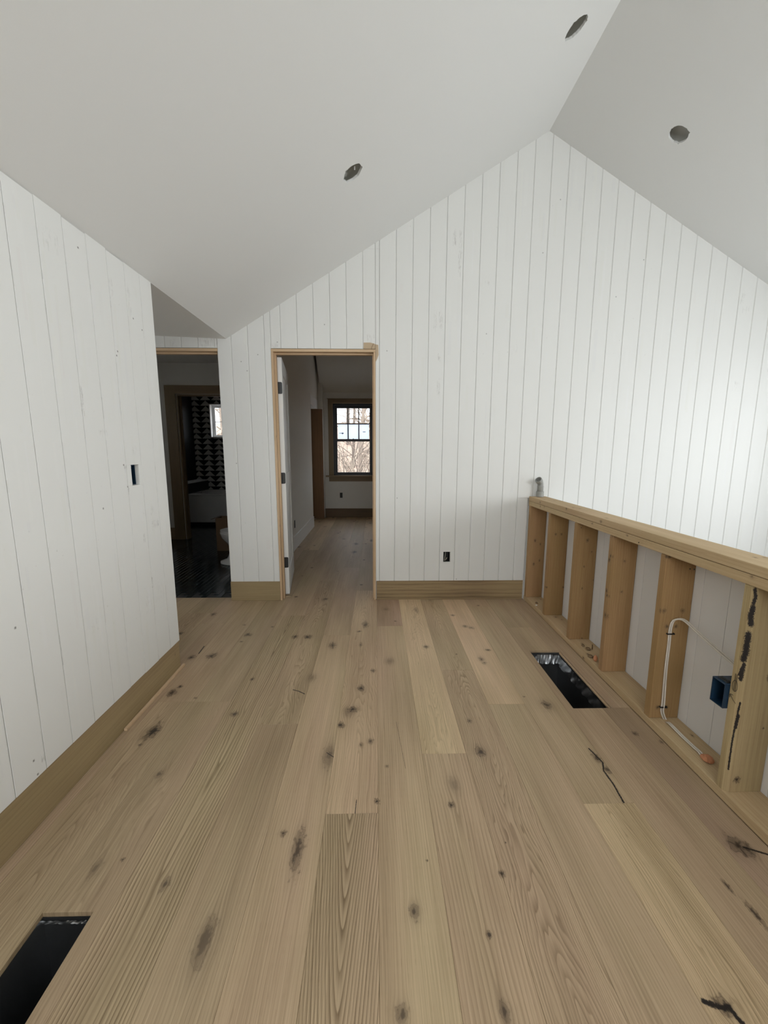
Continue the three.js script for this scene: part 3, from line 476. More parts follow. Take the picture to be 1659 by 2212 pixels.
// ------------------------------------------------------------------ bedroom
const BX = -1.075, BFAR = -7.77;
const drywall = (name, geo, label) => structure(mesh(name, geo, M.drywall), label, 'wall');
const BWIN = { x0: -0.815, x1: -0.045, y0: 0.815, y1: 2.165 };
{
  drywall('wall_bedroom_left', [box(BX - 0.12, BX, -0.016, 3.6, -6.80, -3.4795), box(BX - 0.12, BX, 2.10, 3.6, -7.62, -6.80), box(BX - 0.12, -0.985, -0.016, 3.6, BFAR, -7.62)], 'grey drywall side wall of the bedroom with an opening');
  drywall('wall_bedroom_right', box(2.75, 2.87, -0.016, 3.6, BFAR, -3.48), 'drywall wall of the bedroom');
  const sh = new THREE.Shape([[-3.6, -1.6], [2.9, -1.6], [2.9, 4.3], [-3.6, 4.3]].map((p) => new THREE.Vector2(...p)));
  sh.holes.push(new THREE.Path([[BWIN.x0, BWIN.y0], [BWIN.x0, BWIN.y1], [BWIN.x1, BWIN.y1], [BWIN.x1, BWIN.y0]].map((p) => new THREE.Vector2(...p))));
  sh.holes.push(new THREE.Path([[-3.118, 1.517], [-3.118, 2.149], [-2.50, 2.149], [-2.50, 1.517]].map((p) => new THREE.Vector2(...p))));
  sh.holes.push(new THREE.Path([[1.1, BWIN.y0], [1.1, BWIN.y1], [1.87, BWIN.y1], [1.87, BWIN.y0]].map((p) => new THREE.Vector2(...p))));
  const g = new THREE.ExtrudeGeometry(sh, { depth: 0.15, bevelEnabled: false }); g.translate(0, 0, BFAR - 0.15);
  { const w6 = structure(group('window_6', 1.485, 1.49, BFAR - 0.08), 'second black window added unseen in the bedroom end wall for more light', 'window'); mesh('window_frame', [box(-0.385, -0.34, -0.675, 0.675, -0.03, 0.03), box(0.34, 0.385, -0.675, 0.675, -0.03, 0.03), box(-0.34, 0.34, -0.675, -0.63, -0.03, 0.03), box(-0.34, 0.34, 0.63, 0.675, -0.03, 0.03), box(-0.34, 0.34, -0.02, 0.02, -0.03, 0.03)], M.blackFrame, w6); for (const y of [-0.325, 0.325]) mesh('pane', box(-0.34, 0.34, y - 0.305, y + 0.305, -0.003, 0.003), M.glass, w6); }  // unseen second window, added to brighten the bedroom
  drywall('wall_far', g, 'grey drywall end wall with the black window');
  const cs = new THREE.Shape([[0, 2.36], [0.92, 3.28], [4.29, 3.28], [4.29, 3.4], [-0.0, 3.4]].map((p) => new THREE.Vector2(...p)));
  const c = new THREE.ExtrudeGeometry(cs, { depth: 3.78, bevelEnabled: false }); c.rotateY(-Math.PI / 2); c.translate(2.75, 0, BFAR);
  structure(mesh('ceiling', c, M.drywall), 'sloping drywall ceiling of the bedroom', 'ceiling');
  // opening in the side wall, lined with a pine board
  const o = structure(group('trim_3', BX, 0, 0), 'pine lined opening in the bedroom side wall', 'door jamb');
  mesh('jamb_side', shiftUV(box(-0.36, 0.088, 0.0005, 2.04, -7.62, -7.60, 0.001), 0.25, 0), M.pine, o);
  mesh('drywall_return', box(-0.119, 0.003, 2.04, 2.20, -7.62, -6.80, 0.002), M.whiteTrim, o);
  mesh('corner_bead', box(-0.012, 0.004, 0.18, 2.10, -6.806, -6.797, 0.001), M.whiteTrim, o);
  mesh('corner_bead', box(0.080, 0.094, 0.18, 2.06, -7.625, -7.612, 0.001), M.whiteTrim, o);
  structure(mesh('wall_closet', [box(-1.95, -1.93, -0.016, 2.6, -7.62, -6.2), box(-1.93, BX - 0.12, -0.016, 2.6, -6.24, -6.2), box(-1.93, BX - 0.36, -0.016, 2.6, -7.64, -7.62)], M.pine), 'pine boarded closet inside the bedroom opening', 'wall');
  baseB('baseboard_bedroom', box(BX, BX + 0.016, 0.0005, 0.178, -6.80, -4.35, 0.001), M.whiteTrim, 'white baseboard along the bedroom side wall');
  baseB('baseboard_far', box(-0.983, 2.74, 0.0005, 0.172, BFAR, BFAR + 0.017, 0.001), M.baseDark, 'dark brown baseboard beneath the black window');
}
function outletBox(name, label, w, h, depth, mat, group_) { // open box, mouth towards +z, base at its centre
  const g = group(name); const t = 0.003, a = w / 2, b = h / 2;
  mesh('shell', [box(-a, -a + t, -b, b, -depth, 0), box(a - t, a, -b, b, -depth, 0), box(-a + t, a - t, -b, -b + t, -depth, 0), box(-a + t, a - t, b - t, b, -depth, 0), box(-a + t, a - t, -b + t, b - t, -depth, -depth + t)], mat, g);
  return tag(g, label, 'outlet box', group_);
}
{
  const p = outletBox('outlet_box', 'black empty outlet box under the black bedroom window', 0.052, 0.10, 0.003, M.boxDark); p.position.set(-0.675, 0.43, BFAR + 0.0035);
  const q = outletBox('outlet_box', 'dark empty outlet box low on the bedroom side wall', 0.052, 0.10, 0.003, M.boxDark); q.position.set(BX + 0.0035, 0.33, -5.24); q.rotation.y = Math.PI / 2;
}
{ // black double-hung bedroom window
  const w = structure(group('window_1', 0, 0, BFAR), 'black double-hung window with six upper panes and wooden casing', 'window');
  const { x0, x1, y0, y1 } = BWIN, mid = 1.475, gx0 = -0.738, gx1 = -0.121;
  mesh('window_frame', [box(x0, x0 + 0.03, y0, y1, -0.13, -0.02), box(x1 - 0.03, x1, y0, y1, -0.13, -0.02), box(x0, x1, y1 - 0.03, y1, -0.13, -0.02), box(x0, x1, y0, y0 + 0.02, -0.13, -0.02)], M.blackFrame, w);
  const up = mesh('upper_sash', [box(x0 + 0.03, gx0, 1.46, y1 - 0.03, -0.11, -0.075), box(gx1, x1 - 0.03, 1.46, y1 - 0.03, -0.11, -0.075), box(gx0, gx1, 2.082, y1 - 0.03, -0.11, -0.075), box(gx0, gx1, 1.46, 1.505, -0.11, -0.075)], M.blackFrame, w);
  const lo = mesh('lower_sash', [box(x0 + 0.03, gx0, y0 + 0.02, 1.495, -0.07, -0.035), box(gx1, x1 - 0.03, y0 + 0.02, 1.495, -0.07, -0.035), box(gx0, gx1, 1.462, 1.495, -0.07, -0.035), box(gx0, gx1, y0 + 0.02, 0.872, -0.07, -0.035)], M.blackFrame, w);
  const pw = (gx1 - gx0) / 3, ph = (2.082 - 1.505) / 2;
  for (const k of [1, 2]) mesh('muntin', box(gx0 + pw * k - 0.0095, gx0 + pw * k + 0.0095, 1.505, 2.082, -0.10, -0.082), M.blackFrame, up);
  mesh('muntin', box(gx0, gx1, 1.505 + ph - 0.0095, 1.505 + ph + 0.0095, -0.101, -0.081), M.blackFrame, up);
  for (let i = 0; i < 3; i++) for (let j = 0; j < 2; j++) mesh('pane', box(gx0 + pw * i + 0.0095, gx0 + pw * (i + 1) - 0.0095, 1.505 + ph * j + (j ? 0.0095 : 0), 1.505 + ph * (j + 1) - (j ? 0 : 0.0095), -0.094, -0.090), M.glass, up);
  mesh('pane', box(gx0, gx1, 0.872, 1.462, -0.054, -0.050), M.glass, lo);
  mesh('sash_lock', [box(-0.455, -0.405, 1.495, 1.505, -0.07, -0.045, 0.002), box(-0.44, -0.425, 1.505, 1.518, -0.065, -0.05, 0.002)], M.black, lo);
  const film = new THREE.MeshPhysicalMaterial({ color: lin(0.80, 0.88, 1.0), transmission: 0.85, roughness: 1, thickness: 0 });
  for (let i = 0; i < 3; i++) mesh('protective_film', box(gx0 + pw * i + 0.012, gx0 + pw * (i + 1) - 0.012, 1.509, 1.505 + ph - 0.012, -0.0895, -0.0890), film, up);
  mesh('film_print', [box(-0.70, -0.665, 1.612, 1.622, -0.0888, -0.0884), box(-0.66, -0.62, 1.606, 1.626, -0.0888, -0.0884), box(-0.645, -0.635, 1.59, 1.60, -0.0888, -0.0884), box(-0.252, -0.198, 1.636, 1.648, -0.0888, -0.0884)], M.ink, up);
  mesh('casing', [box(x0 - 0.085, x0, y0, y1 + 0.075, 0.0005, 0.019, 0.002), box(x1, x1 + 0.085, y0, y1 + 0.075, 0.0005, 0.019, 0.002), box(x0, x1, y1, y1 + 0.075, 0.0005, 0.019, 0.002), box(x0 - 0.1, x1 + 0.1, y1 + 0.075, y1 + 0.085, 0.0005, 0.026, 0.002)], M.casing, w);
  mesh('window_sill', box(x0 - 0.145, x1 + 0.145, y0 - 0.028, y0, -0.02, 0.05, 0.003), M.casing, w);
  mesh('apron', box(x0 - 0.085, x1 + 0.085, y0 - 0.115, y0 - 0.028, 0.0005, 0.018, 0.002), M.casing, w);
  mesh('jamb_liner', [box(x0 - 0.001, x0 + 0.004, y0, y1, -0.02, 0.001), box(x1 - 0.004, x1 + 0.001, y0, y1, -0.02, 0.001), box(x0, x1, y1 - 0.004, y1 + 0.001, -0.02, 0.001)], M.casing, w);
}
// ------------------------------------------------------------------ bathroom and its lobby
{
  drywall('wall_lobby_right', box(-1.245, BX - 0.12, -0.016, 3.4, -7.77, -3.48), 'drywall wall of the bathroom lobby');
  const zl = -5.82, O = { x0: -2.775, x1: -1.97, y: 2.06 };
  drywall('wall_lobby_far', [box(-3.6, O.x0, -0.016, 2.5, zl - 0.11, zl), box(O.x1, -1.245, -0.016, 2.5, zl - 0.11, zl), box(O.x0, O.x1, O.y, 2.5, zl - 0.11, zl)], 'dim drywall wall with the inner bathroom doorway');
  structure(mesh('ceiling', box(-3.6, -1.245, 2.48, 2.55, -7.77, -3.482), M.drywall), 'flat dim ceiling of the bathroom lobby', 'ceiling');
  const t = structure(group('trim_4', 0, 0, zl), 'stained wooden casing round the inner bathroom doorway', 'door casing');
  mesh('casing_side', box(O.x0 - 0.155, O.x0 - 0.008, 0.0005, O.y + 0.12, 0.0005, 0.019, 0.002), M.casing, t);
  mesh('casing_side', box(O.x1 + 0.008, O.x1 + 0.13, 0.0005, O.y + 0.12, 0.0005, 0.019, 0.002), M.casing, t);
  mesh('casing_head', box(O.x0 - 0.008, O.x1 + 0.008, O.y + 0.004, O.y + 0.12, 0.0005, 0.019, 0.002), M.casing, t);
  mesh('jamb_side', box(O.x0 - 0.0, O.x0 + 0.02, 0.0005, O.y - 0.02, -0.11, 0.004, 0.002), M.casing, t);
  mesh('jamb_side', box(O.x1 - 0.02, O.x1, 0.0005, O.y - 0.02, -0.11, 0.004, 0.002), M.casing, t);
  mesh('jamb_head', box(O.x0, O.x1, O.y - 0.02, O.y, -0.11, 0.004, 0.002), M.casing, t);
  mesh('door_stop', box(O.x0 + 0.02, O.x0 + 0.032, 0.0005, O.y - 0.02, -0.075, -0.04, 0.002), M.casing, t);
  baseB('baseboard_lobby', box(-3.59, O.x0 - 0.156, 0.0005, 0.173, zl, zl + 0.017, 0.001), M.base, 'dim wooden baseboard in the bathroom lobby');
  drywall('wall_bath_left', box(-3.6, -3.43, -0.016, 2.5, -7.77, zl - 0.11), 'black tiled side wall of the bath'); scene.getObjectByName('wall_bath_left').material = M.blackWall;
  // dark narrow floor tiles laid in running bond, the nearest ones picked out singly
  const fl = structure(group('floor'), 'glossy dark narrow tile floor of the bathroom', 'floor');
  mesh('tile_bed', box(-3.6, -1.245, -0.016, -0.006, -7.7, -3.443), M.grout, fl);
  const tw = 0.045, tl = 0.190, gp = 0.003, rest = []; let n = 0;
  const tileG = new RoundedBoxGeometry(tw - gp, 0.0075, tl - gp, 1, 0.0012);
  const spots = [];
  for (let i = 0; i < 52; i++) for (let j = -1; j < 24; j++) { const x = -1.27 - tw * i, z = -3.45 - tl * (j + (i % 3) / 3) - tl / 2; if (z + tl / 2 > -3.442 || z < -7.5) continue; spots.push([x, z]); }
  spots.sort((a, b) => (a[0] ** 2 + a[1] ** 2) - (b[0] ** 2 + b[1] ** 2));
  for (const [x, z] of spots) {
    const dy = rr(-0.0005, 0.0005);
    if (x > -3.0 && n < 290) { const m = mesh('tile', tileG, M.slate[Math.floor(rnd() * 3)], fl); m.position.set(x, -0.0022 + dy, z); m.rotation.set(rr(-0.006, 0.006), 0, rr(-0.012, 0.012)); n++; } else { const g = tileG.clone(); g.translate(x, -0.0022 + dy, z); rest.push(g); }
  }
  mesh('tiles', rest, M.slate[0], fl).userData.kind = 'stuff';
  // wall of light and dark triangular tiles over the tub
  const tw2 = structure(group('wall_tiles', 0, 0, BFAR), 'black and white triangle tile wall over the bathtub', 'tiled wall');
  const bw = 0.205, rh = 0.1005, H = { x0: -3.118, x1: -2.5, y0: 1.517, y1: 2.149 };
  mesh('tile_bed', [box(-3.43, H.x0, 0.45, 2.48, 0.0005, 0.004), box(H.x1, -2.3, 0.45, 2.48, 0.0005, 0.004), box(H.x0, H.x1, 0.45, H.y0, 0.0005, 0.004), box(H.x0, H.x1, H.y1, 2.48, 0.0005, 0.004)], M.grout, tw2);
  const triPts = (up) => { const a = bw / 2 - 0.004, b = rh - 0.004; return up ? [[-a, 0.002], [a, 0.002], [0, b]] : [[-a, b], [0, 0.002], [a, b]]; };
  const solid = (pts) => new THREE.ExtrudeGeometry(new THREE.Shape(pts.map((p) => new THREE.Vector2(...p))), { depth: 0.006, bevelEnabled: false });
  const cut = (pts, ax, val, sgn) => { const out = []; pts.forEach((p, n) => { const q = pts[(n + 1) % pts.length], dp = (p[ax] - val) * sgn, dq = (q[ax] - val) * sgn; if (dp <= 0) out.push(p); if (dp * dq < 0) { const t = dp / (dp - dq); out.push([mix(p[0], q[0], t), mix(p[1], q[1], t)]); } }); return out; };
  const area = (p) => Math.abs(p.reduce((s2, a, n) => { const b = p[(n + 1) % p.length]; return s2 + a[0] * b[1] - a[1] * b[0]; }, 0)) / 2;
  const tg = [solid(triPts(false)), solid(triPts(true))];
  for (let j = 0; j < 19; j++) for (let i = 0; i < 8; i++) for (const up of [0, 1]) {   // light ones point up, dark ones down
    const x = -3.38 + bw * (i + (up ? 0 : 0.5)), y = 0.50 + rh * j; if (x > -2.36 || y > 2.37) continue;
    const P = triPts(!!up).map(([a, b]) => [a + x, b + y]), hit = x + bw / 2 > H.x0 && x - bw / 2 < H.x1 && y + rh > H.y0 && y < H.y1, wall = x - bw / 2 < -3.43, mat = up ? M.tileLight : M.tileDark;
    if (!hit && !wall) { mesh('tile', tg[up], mat, tw2).position.set(x, y, 0.004); continue; }
    const inside = cut(P, 0, -3.428, -1), parts = hit ? [cut(inside, 0, H.x0 - 0.003, 1), cut(cut(inside, 0, H.x0 - 0.003, -1), 1, H.y0 - 0.003, 1), cut(cut(inside, 0, H.x0 - 0.003, -1), 1, H.y1 + 0.003, -1)] : [inside];
    for (const q of parts) if (q.length > 2 && area(q) > 0.0003) { const g = solid(q); g.translate(0, 0, 0.004); mesh('tile', g, mat, tw2); }
  }
  const w = structure(group('window_2', 0, 0, BFAR), 'small white window in the triangle tile wall', 'window');
  mesh('window_frame', [box(H.x0, H.x0 + 0.02, H.y0, H.y1, -0.14, 0.012), box(H.x1 - 0.02, H.x1, H.y0, H.y1, -0.14, 0.012), box(H.x0, H.x1, H.y0, H.y0 + 0.02, -0.14, 0.012), box(H.x0, H.x1, H.y1 - 0.02, H.y1, -0.14, 0.012)], M.whiteTrim, w);
  const sa = mesh('sash', [box(H.x0 + 0.02, H.x0 + 0.07, H.y0 + 0.02, H.y1 - 0.02, -0.12, -0.09), box(H.x1 - 0.07, H.x1 - 0.02, H.y0 + 0.02, H.y1 - 0.02, -0.12, -0.09), box(H.x0 + 0.07, H.x1 - 0.07, H.y0 + 0.02, H.y0 + 0.06, -0.12, -0.09), box(H.x0 + 0.07, H.x1 - 0.07, H.y1 - 0.07, H.y1 - 0.02, -0.12, -0.09)], M.whiteTrim, w);
  mesh('muntin', box(H.x0 + 0.07, H.x1 - 0.07, 1.818, 1.83, -0.115, -0.095), M.whiteTrim, sa);
  mesh('pane', box(H.x0 + 0.07, H.x1 - 0.07, H.y0 + 0.06, H.y1 - 0.07, -0.106, -0.102), M.glass, sa);
  // bathtub with apron, rim and basin
  const tb = group('bathtub', -2.86, 0, -7.32); tag(tb, 'white built-in bathtub below the triangle tile wall', 'bathtub');
  mesh('apron', box(-0.57, 0.88, 0.06, 0.52, 0.40, 0.44, 0.006), M.tub, tb);
  mesh('toe_kick', box(-0.57, 0.88, 0.0, 0.06, 0.36, 0.40), M.blackWall, tb);
  mesh('rim', [box(-0.57, 0.88, 0.52, 0.55, 0.34, 0.445, 0.008), box(-0.57, 0.88, 0.52, 0.55, -0.43, -0.34, 0.008), box(-0.57, -0.44, 0.52, 0.55, -0.34, 0.34, 0.008), box(0.75, 0.88, 0.52, 0.55, -0.34, 0.34, 0.008)], M.tub, tb);
  mesh('basin', [box(-0.44, 0.75, 0.12, 0.15, -0.34, 0.34), box(-0.46, -0.44, 0.12, 0.52, -0.34, 0.34), box(0.75, 0.77, 0.12, 0.52, -0.34, 0.34), box(-0.46, 0.77, 0.12, 0.52, -0.36, -0.34), box(-0.46, 0.77, 0.12, 0.52, 0.34, 0.36)], M.tub, tb);
  const lg = group('tile_ledge', -3.30, 0.551, -7.30); tag(lg, 'low black tiled ledge with pale cap at the end of the bathtub', 'ledge');
  mesh('body', box(-0.125, 0.09, 0, 0.17, -0.46, 0.40), M.blackWall, lg); mesh('cap', box(-0.125, 0.095, 0.17, 0.19, -0.46, 0.405, 0.003), M.tileLight, lg);
}
{ // toilet waiting in the lobby, facing the left wall
  const t = group('toilet', -1.56, 0, -4.55); tag(t, 'white toilet bowl standing on the dark bathroom tiles', 'toilet');
  const ring = (y, l, w, dx) => ({ y, l, w, dx }), prof = [ring(0.006, 0.24, 0.125, 0), ring(0.03, 0.238, 0.12, 0), ring(0.06, 0.19, 0.105, 0.03), ring(0.16, 0.165, 0.095, 0.05), ring(0.24, 0.18, 0.12, 0.035), ring(0.31, 0.215, 0.165, 0.01), ring(0.36, 0.225, 0.18, 0.005), ring(0.375, 0.225, 0.18, 0.005)];
  const P = [], I = [], N = 28;
  prof.forEach((r) => { for (let i = 0; i < N; i++) { const a = i / N * Math.PI * 2; P.push(r.dx - Math.cos(a) * r.l * (Math.cos(a) < 0 ? 0.85 : 1), r.y, Math.sin(a) * r.w); } });
  for (let k = 0; k < prof.length - 1; k++) for (let i = 0; i < N; i++) { const a = k * N + i, b = k * N + (i + 1) % N; I.push(a, b, a + N, b, b + N, a + N); }
  P.push(0, 0.375, 0); const c = P.length / 3 - 1, q = (prof.length - 1) * N; for (let i = 0; i < N; i++) I.push(q + i, q + (i + 1) % N, c);
  const g = new THREE.BufferGeometry(); g.setAttribute('position', new THREE.Float32BufferAttribute(P, 3)); g.setIndex(I); g.computeVertexNormals();
  const pm = M.porcelain.clone(); pm.side = THREE.DoubleSide;
  mesh('bowl', g, pm, t);
  const seat = new THREE.CylinderGeometry(1, 1, 0.022, 32); seat.scale(0.222, 1, 0.178); seat.translate(0.005, 0.387, 0); mesh('seat_lid', seat, M.porcelain, t);
  mesh('tank', box(0.20, 0.33, 0.36, 0.74, -0.2, 0.2, 0.015), M.porcelain, t);
}
{
  const b = group('cardboard_box', -1.80, 0, -5.12); tag(b, 'brown cardboard box standing behind the toilet', 'box');
  mesh('box_body', [box(-0.26, 0.26, 0.002, 0.43, -0.2, -0.194), box(-0.26, 0.26, 0.002, 0.43, 0.0, 0.006), box(-0.26, -0.254, 0.002, 0.43, -0.194, 0.0), box(0.254, 0.26, 0.002, 0.43, -0.194, 0.0), box(-0.254, 0.254, 0.002, 0.008, -0.194, 0.0)], M.cardboard, b);
  const f = box(-0.06, 0.0, 0, 0.005, -0.2, 0.0); f.rotateZ(0.35); f.translate(-0.262, 0.432, 0); mesh('flap', f, M.cardboard, b);
}
// ------------------------------------------------------------------ unfinished half wall along the stairs
const GX = 1.30, GD = 0.14;
{
  const hw = group('half_wall', GX, 0, 0); tag(hw, 'unfinished stud half wall along the stair opening, white boards behind', 'half wall');
  const Z0 = ZB + 0.003, Z1 = 1.2, TOP = 0.914;
  mesh('bottom_plate', shiftUV(box(0, GD, 0.0005, 0.038, Z0, Z1, 0.002), 0.06, 0.4), M.plate[0], hw);
  mesh('top_plate', shiftUV(box(0, GD, TOP - 0.077, TOP - 0.039, Z0, Z1, 0.002), 0.02, 1.1), M.plate[1], hw);
  mesh('top_plate', shiftUV(box(-0.001, GD - 0.001, TOP - 0.0375, TOP, Z0 + 0.002, Z1, 0.003), 0.09, 0.2), M.plate[0], hw);
  [-3.312, -2.921, -2.522, -2.122, -1.717, -1.322, -0.92, -0.51, -0.1, 0.31].forEach((z, i) => {
    if (i === 5) return;
    mesh('stud', shiftUV(box(0, GD - 0.001, 0.0385, TOP - 0.078, z - 0.038, z, 0.0025), 0.03 + i * 0.057, i * 0.31), M.lumber[i % 3], hw);
  });
  // stud with rough waney edge and ink marks
  const z5 = -1.297, s5 = woodMat(256, 1024, 0.2, 0.9, { seed: 95, base: [166, 146, 106], dark: [114, 90, 58], spacing: 0.02, contrast: 0.25, low: 0.4, knots: [{ u: 0.10, v: 0.09, r: 0.009, k: 0.9, e: 1.2, halo: 0.3 }, { u: 0.16, v: 0.5, r: 0.006, k: 0.8, e: 1.4, halo: 0.3 }, { u: 0.17, v: 0.3, r: 0.003, k: 0.8, e: 1.4 }], cracks: [[[[0.064, 0.775], [0.068, 0.80], [0.062, 0.825]], 0.006], [[[0.066, 0.70], [0.060, 0.73], [0.065, 0.76]], 0.009], [[[0.058, 0.565], [0.063, 0.60], [0.062, 0.66]], 0.0105], [[[0.058, 0.49], [0.062, 0.545]], 0.007], [[[0.050, 0.505], [0.056, 0.53]], 0.004], [[[0.062, 0.13], [0.061, 0.24], [0.066, 0.36], [0.07, 0.40]], 0.0032], [[[0.066, 0.30], [0.070, 0.35]], 0.005]].map(([p, w]) => ({ p, w, lo: Math.min(...p.map((q) => q[1])) - 0.03, hi: Math.max(...p.map((q) => q[1])) + 0.03 })) }, 0.75);
  const sh = new THREE.Shape([[0.002, -0.038], [GD - 0.002, -0.038], [GD - 0.002, -0.001], [0.017, 0], [0.008, -0.006], [0, -0.014], [0, -0.036]].map((p) => new THREE.Vector2(p[0], -p[1])));
  const sg = new THREE.ExtrudeGeometry(sh, { depth: TOP - 0.078 - 0.0385, steps: 26, bevelEnabled: false }); sg.rotateX(-Math.PI / 2); sg.translate(0, 0.0385, z5);
  { const p = sg.attributes.position, uv = sg.attributes.uv; for (let i = 0; i < p.count; i++) { const wane = vn(p.getY(i) * 14, 3.3), x = p.getX(i); if (x < 0.012 && p.getZ(i) > z5 - 0.03) p.setX(i, x + 0.006 * wane * (p.getY(i) > 0.2 ? 1 : 0)); uv.setXY(i, p.getX(i) + (p.getZ(i) - z5) + 0.06, p.getY(i)); } sg.deleteAttribute('normal'); sg.computeVertexNormals(); }
  const stud5 = mesh('stud', sg, s5, hw); stud5.userData.label = 'rough stud with dark bark edge and ink marks';
  // electrician's mark: circle with two bars, arrow below (on the face towards the room)
  const ink = [], zc = z5 - 0.019, yc = 0.457; const ringP = []; for (let i = 0; i <= 28; i++) { const a = i / 28 * Math.PI * 2; ringP.push([-0.0004, yc + 0.021 * Math.sin(a), zc + 0.0105 * Math.cos(a)]); }
  ink.push(tube(ringP, 0.0008, 40, 4)); for (const dz of [-0.003, 0.003]) ink.push(tube([[-0.0004, yc + 0.046, zc + dz], [-0.0004, yc, zc + dz * 0.9], [-0.0004, yc - 0.018, zc + dz]], 0.0008, 8, 4));
  ink.push(tube([[-0.0004, 0.395, zc + 0.012], [-0.0004, 0.402, zc], [-0.0004, 0.417, zc - 0.013]], 0.0009, 8, 4), tube([[-0.0004, 0.404, zc - 0.013], [-0.0004, 0.417, zc - 0.0135], [-0.0004, 0.419, zc - 0.002]], 0.0009, 8, 4));
  mesh('ink_mark', ink, M.ink, stud5);
  // boards nailed to the stair side, seen between the studs
  const back = std({ color: lin(0.76, 0.745, 0.725), roughness: 0.75 }), back2 = std({ color: lin(0.79, 0.775, 0.755), roughness: 0.75 });
  for (let i = 0; i < 35; i++) { const a = Z0 + 0.1302 * i; mesh('board', box(GD + 0.0005, GD + 0.018 + (i % 2) * 0.0004, -0.3, 0.9, a + 0.0006, Math.min(a + 0.1296, Z1), 0.0012), i % 3 ? back : back2, hw); }
  // pairs of nail heads
  const nails = []; for (const [u, v] of [[1491, 1229], [1500, 1230], [1380, 1172], [1256, 1140]]) { const p = onPlane(u, v, 'x', GX); const c = new THREE.CylinderGeometry(0.0028, 0.0028, 0.002, 8); c.rotateZ(Math.PI / 2); c.translate(-0.0006, p.y, p.z); nails.push(c); }
  mesh('nail_heads', nails, M.ink, hw);
}
{ // grey plastic pipe standing up through the top plate at the wall
  const g = group('plastic_pipe', 1.375, 0.914, -3.322); tag(g, 'grey plastic pipe with angled open end on the half wall', 'pipe');
  const lathe = (pts) => new THREE.LatheGeometry(pts.map((p) => new THREE.Vector2(...p)), 28);
  mesh('coupling', lathe([[0.023, 0.001], [0.0295, 0.001], [0.0300, 0.003], [0.0300, 0.043], [0.0285, 0.046], [0.0245, 0.046]]), M.pvc, g);
  mesh('pipe', lathe([[0.0, 0.04], [0.0245, 0.04], [0.0245, 0.082], [0.0255, 0.083], [0.0255, 0.09], [0.0225, 0.092]]), M.pvc, g);
  const dir = new THREE.Vector3(-0.62, 0.62, 0.42).normalize();
  const e = tube([[0, 0.085, 0], [0, 0.100, 0], new THREE.Vector3(0, 0.118, 0).addScaledVector(dir, 0.010), new THREE.Vector3(0, 0.118, 0).addScaledVector(dir, 0.03)], 0.0235, 20, 24);
  const elbow = mesh('elbow', e, M.pvc, g);
  const hub = lathe([[0.0195, 0.004], [0.021, 0.034], [0.0265, 0.034], [0.0285, 0.032], [0.0285, 0.006], [0.023, 0.0]]); hub.applyQuaternion(new THREE.Quaternion().setFromUnitVectors(new THREE.Vector3(0, 1, 0), dir)); hub.translate(dir.x * 0.014, 0.116 + dir.y * 0.014, dir.z * 0.014);
  const inner = new THREE.CircleGeometry(0.02, 20); inner.applyQuaternion(new THREE.Quaternion().setFromUnitVectors(new THREE.Vector3(0, 0, 1), dir)); inner.translate(dir.x * 0.022, 0.116 + dir.y * 0.022, dir.z * 0.022);
  const hm = M.pvc.clone(); hm.side = THREE.DoubleSide; mesh('hub', hub, hm, elbow); mesh('bore', inner, hm, elbow);
}
{ // cables
  const onS4 = (u, v, off = 0) => { const p = onPlane(u, v, 'z', -1.7115); p.z += off; return p; };
  const end = new THREE.Vector3(1.375, 0.470, -1.337);
  const hole = onPlane(1513, 1630, 'y', 0.045);
  const a = [onS4(1436, 1450), onS4(1443, 1390), onS4(1447, 1355), onS4(1452, 1339, 0.006), new THREE.Vector3(1.372, 0.548, -1.685), new THREE.Vector3(1.376, 0.528, -1.60), new THREE.Vector3(1.378, 0.495, -1.47), end];
  const low = [onS4(1430, 1520), onS4(1428, 1537), onS4(1434, 1556, 0.006), new THREE.Vector3(1.352, 0.052, -1.66), new THREE.Vector3(1.354, 0.046, -1.58), new THREE.Vector3(1.354, 0.046, -1.52), hole, new THREE.Vector3(hole.x, 0.02, hole.z + 0.012)];
  const off = (pts, dx, dy, dz) => pts.map((p) => p.clone().add(new THREE.Vector3(dx, dy, dz)));
  const g = group('white_cable'); tag(g, 'two white electrical cables stapled to a stud of the half wall', 'cable');
  mesh('cable', tube([...low.slice().reverse(), ...a], 0.0036, 90, 8), M.cable, g);
  mesh('cable', tube([...off(low.slice().reverse(), 0.0085, 0.001, 0.003), ...off(a, 0.0085, 0.002, 0.0)].slice(0, -1).concat([end.clone().add(new THREE.Vector3(0.004, 0.005, 0))]), 0.0036, 90, 8), M.cable, g);
  for (const [u, v] of [[1446, 1369], [1430, 1527]]) { const p = onS4(u, v); mesh('staple', [box(p.x - 0.011, p.x + 0.021, p.y - 0.003, p.y + 0.003, p.z + 0.0035, p.z + 0.0055), box(p.x - 0.012, p.x - 0.010, p.y - 0.003, p.y + 0.003, p.z - 0.005, p.z + 0.0055), box(p.x + 0.020, p.x + 0.022, p.y - 0.003, p.y + 0.003, p.z - 0.005, p.z + 0.0055)], M.ink, g); }
}
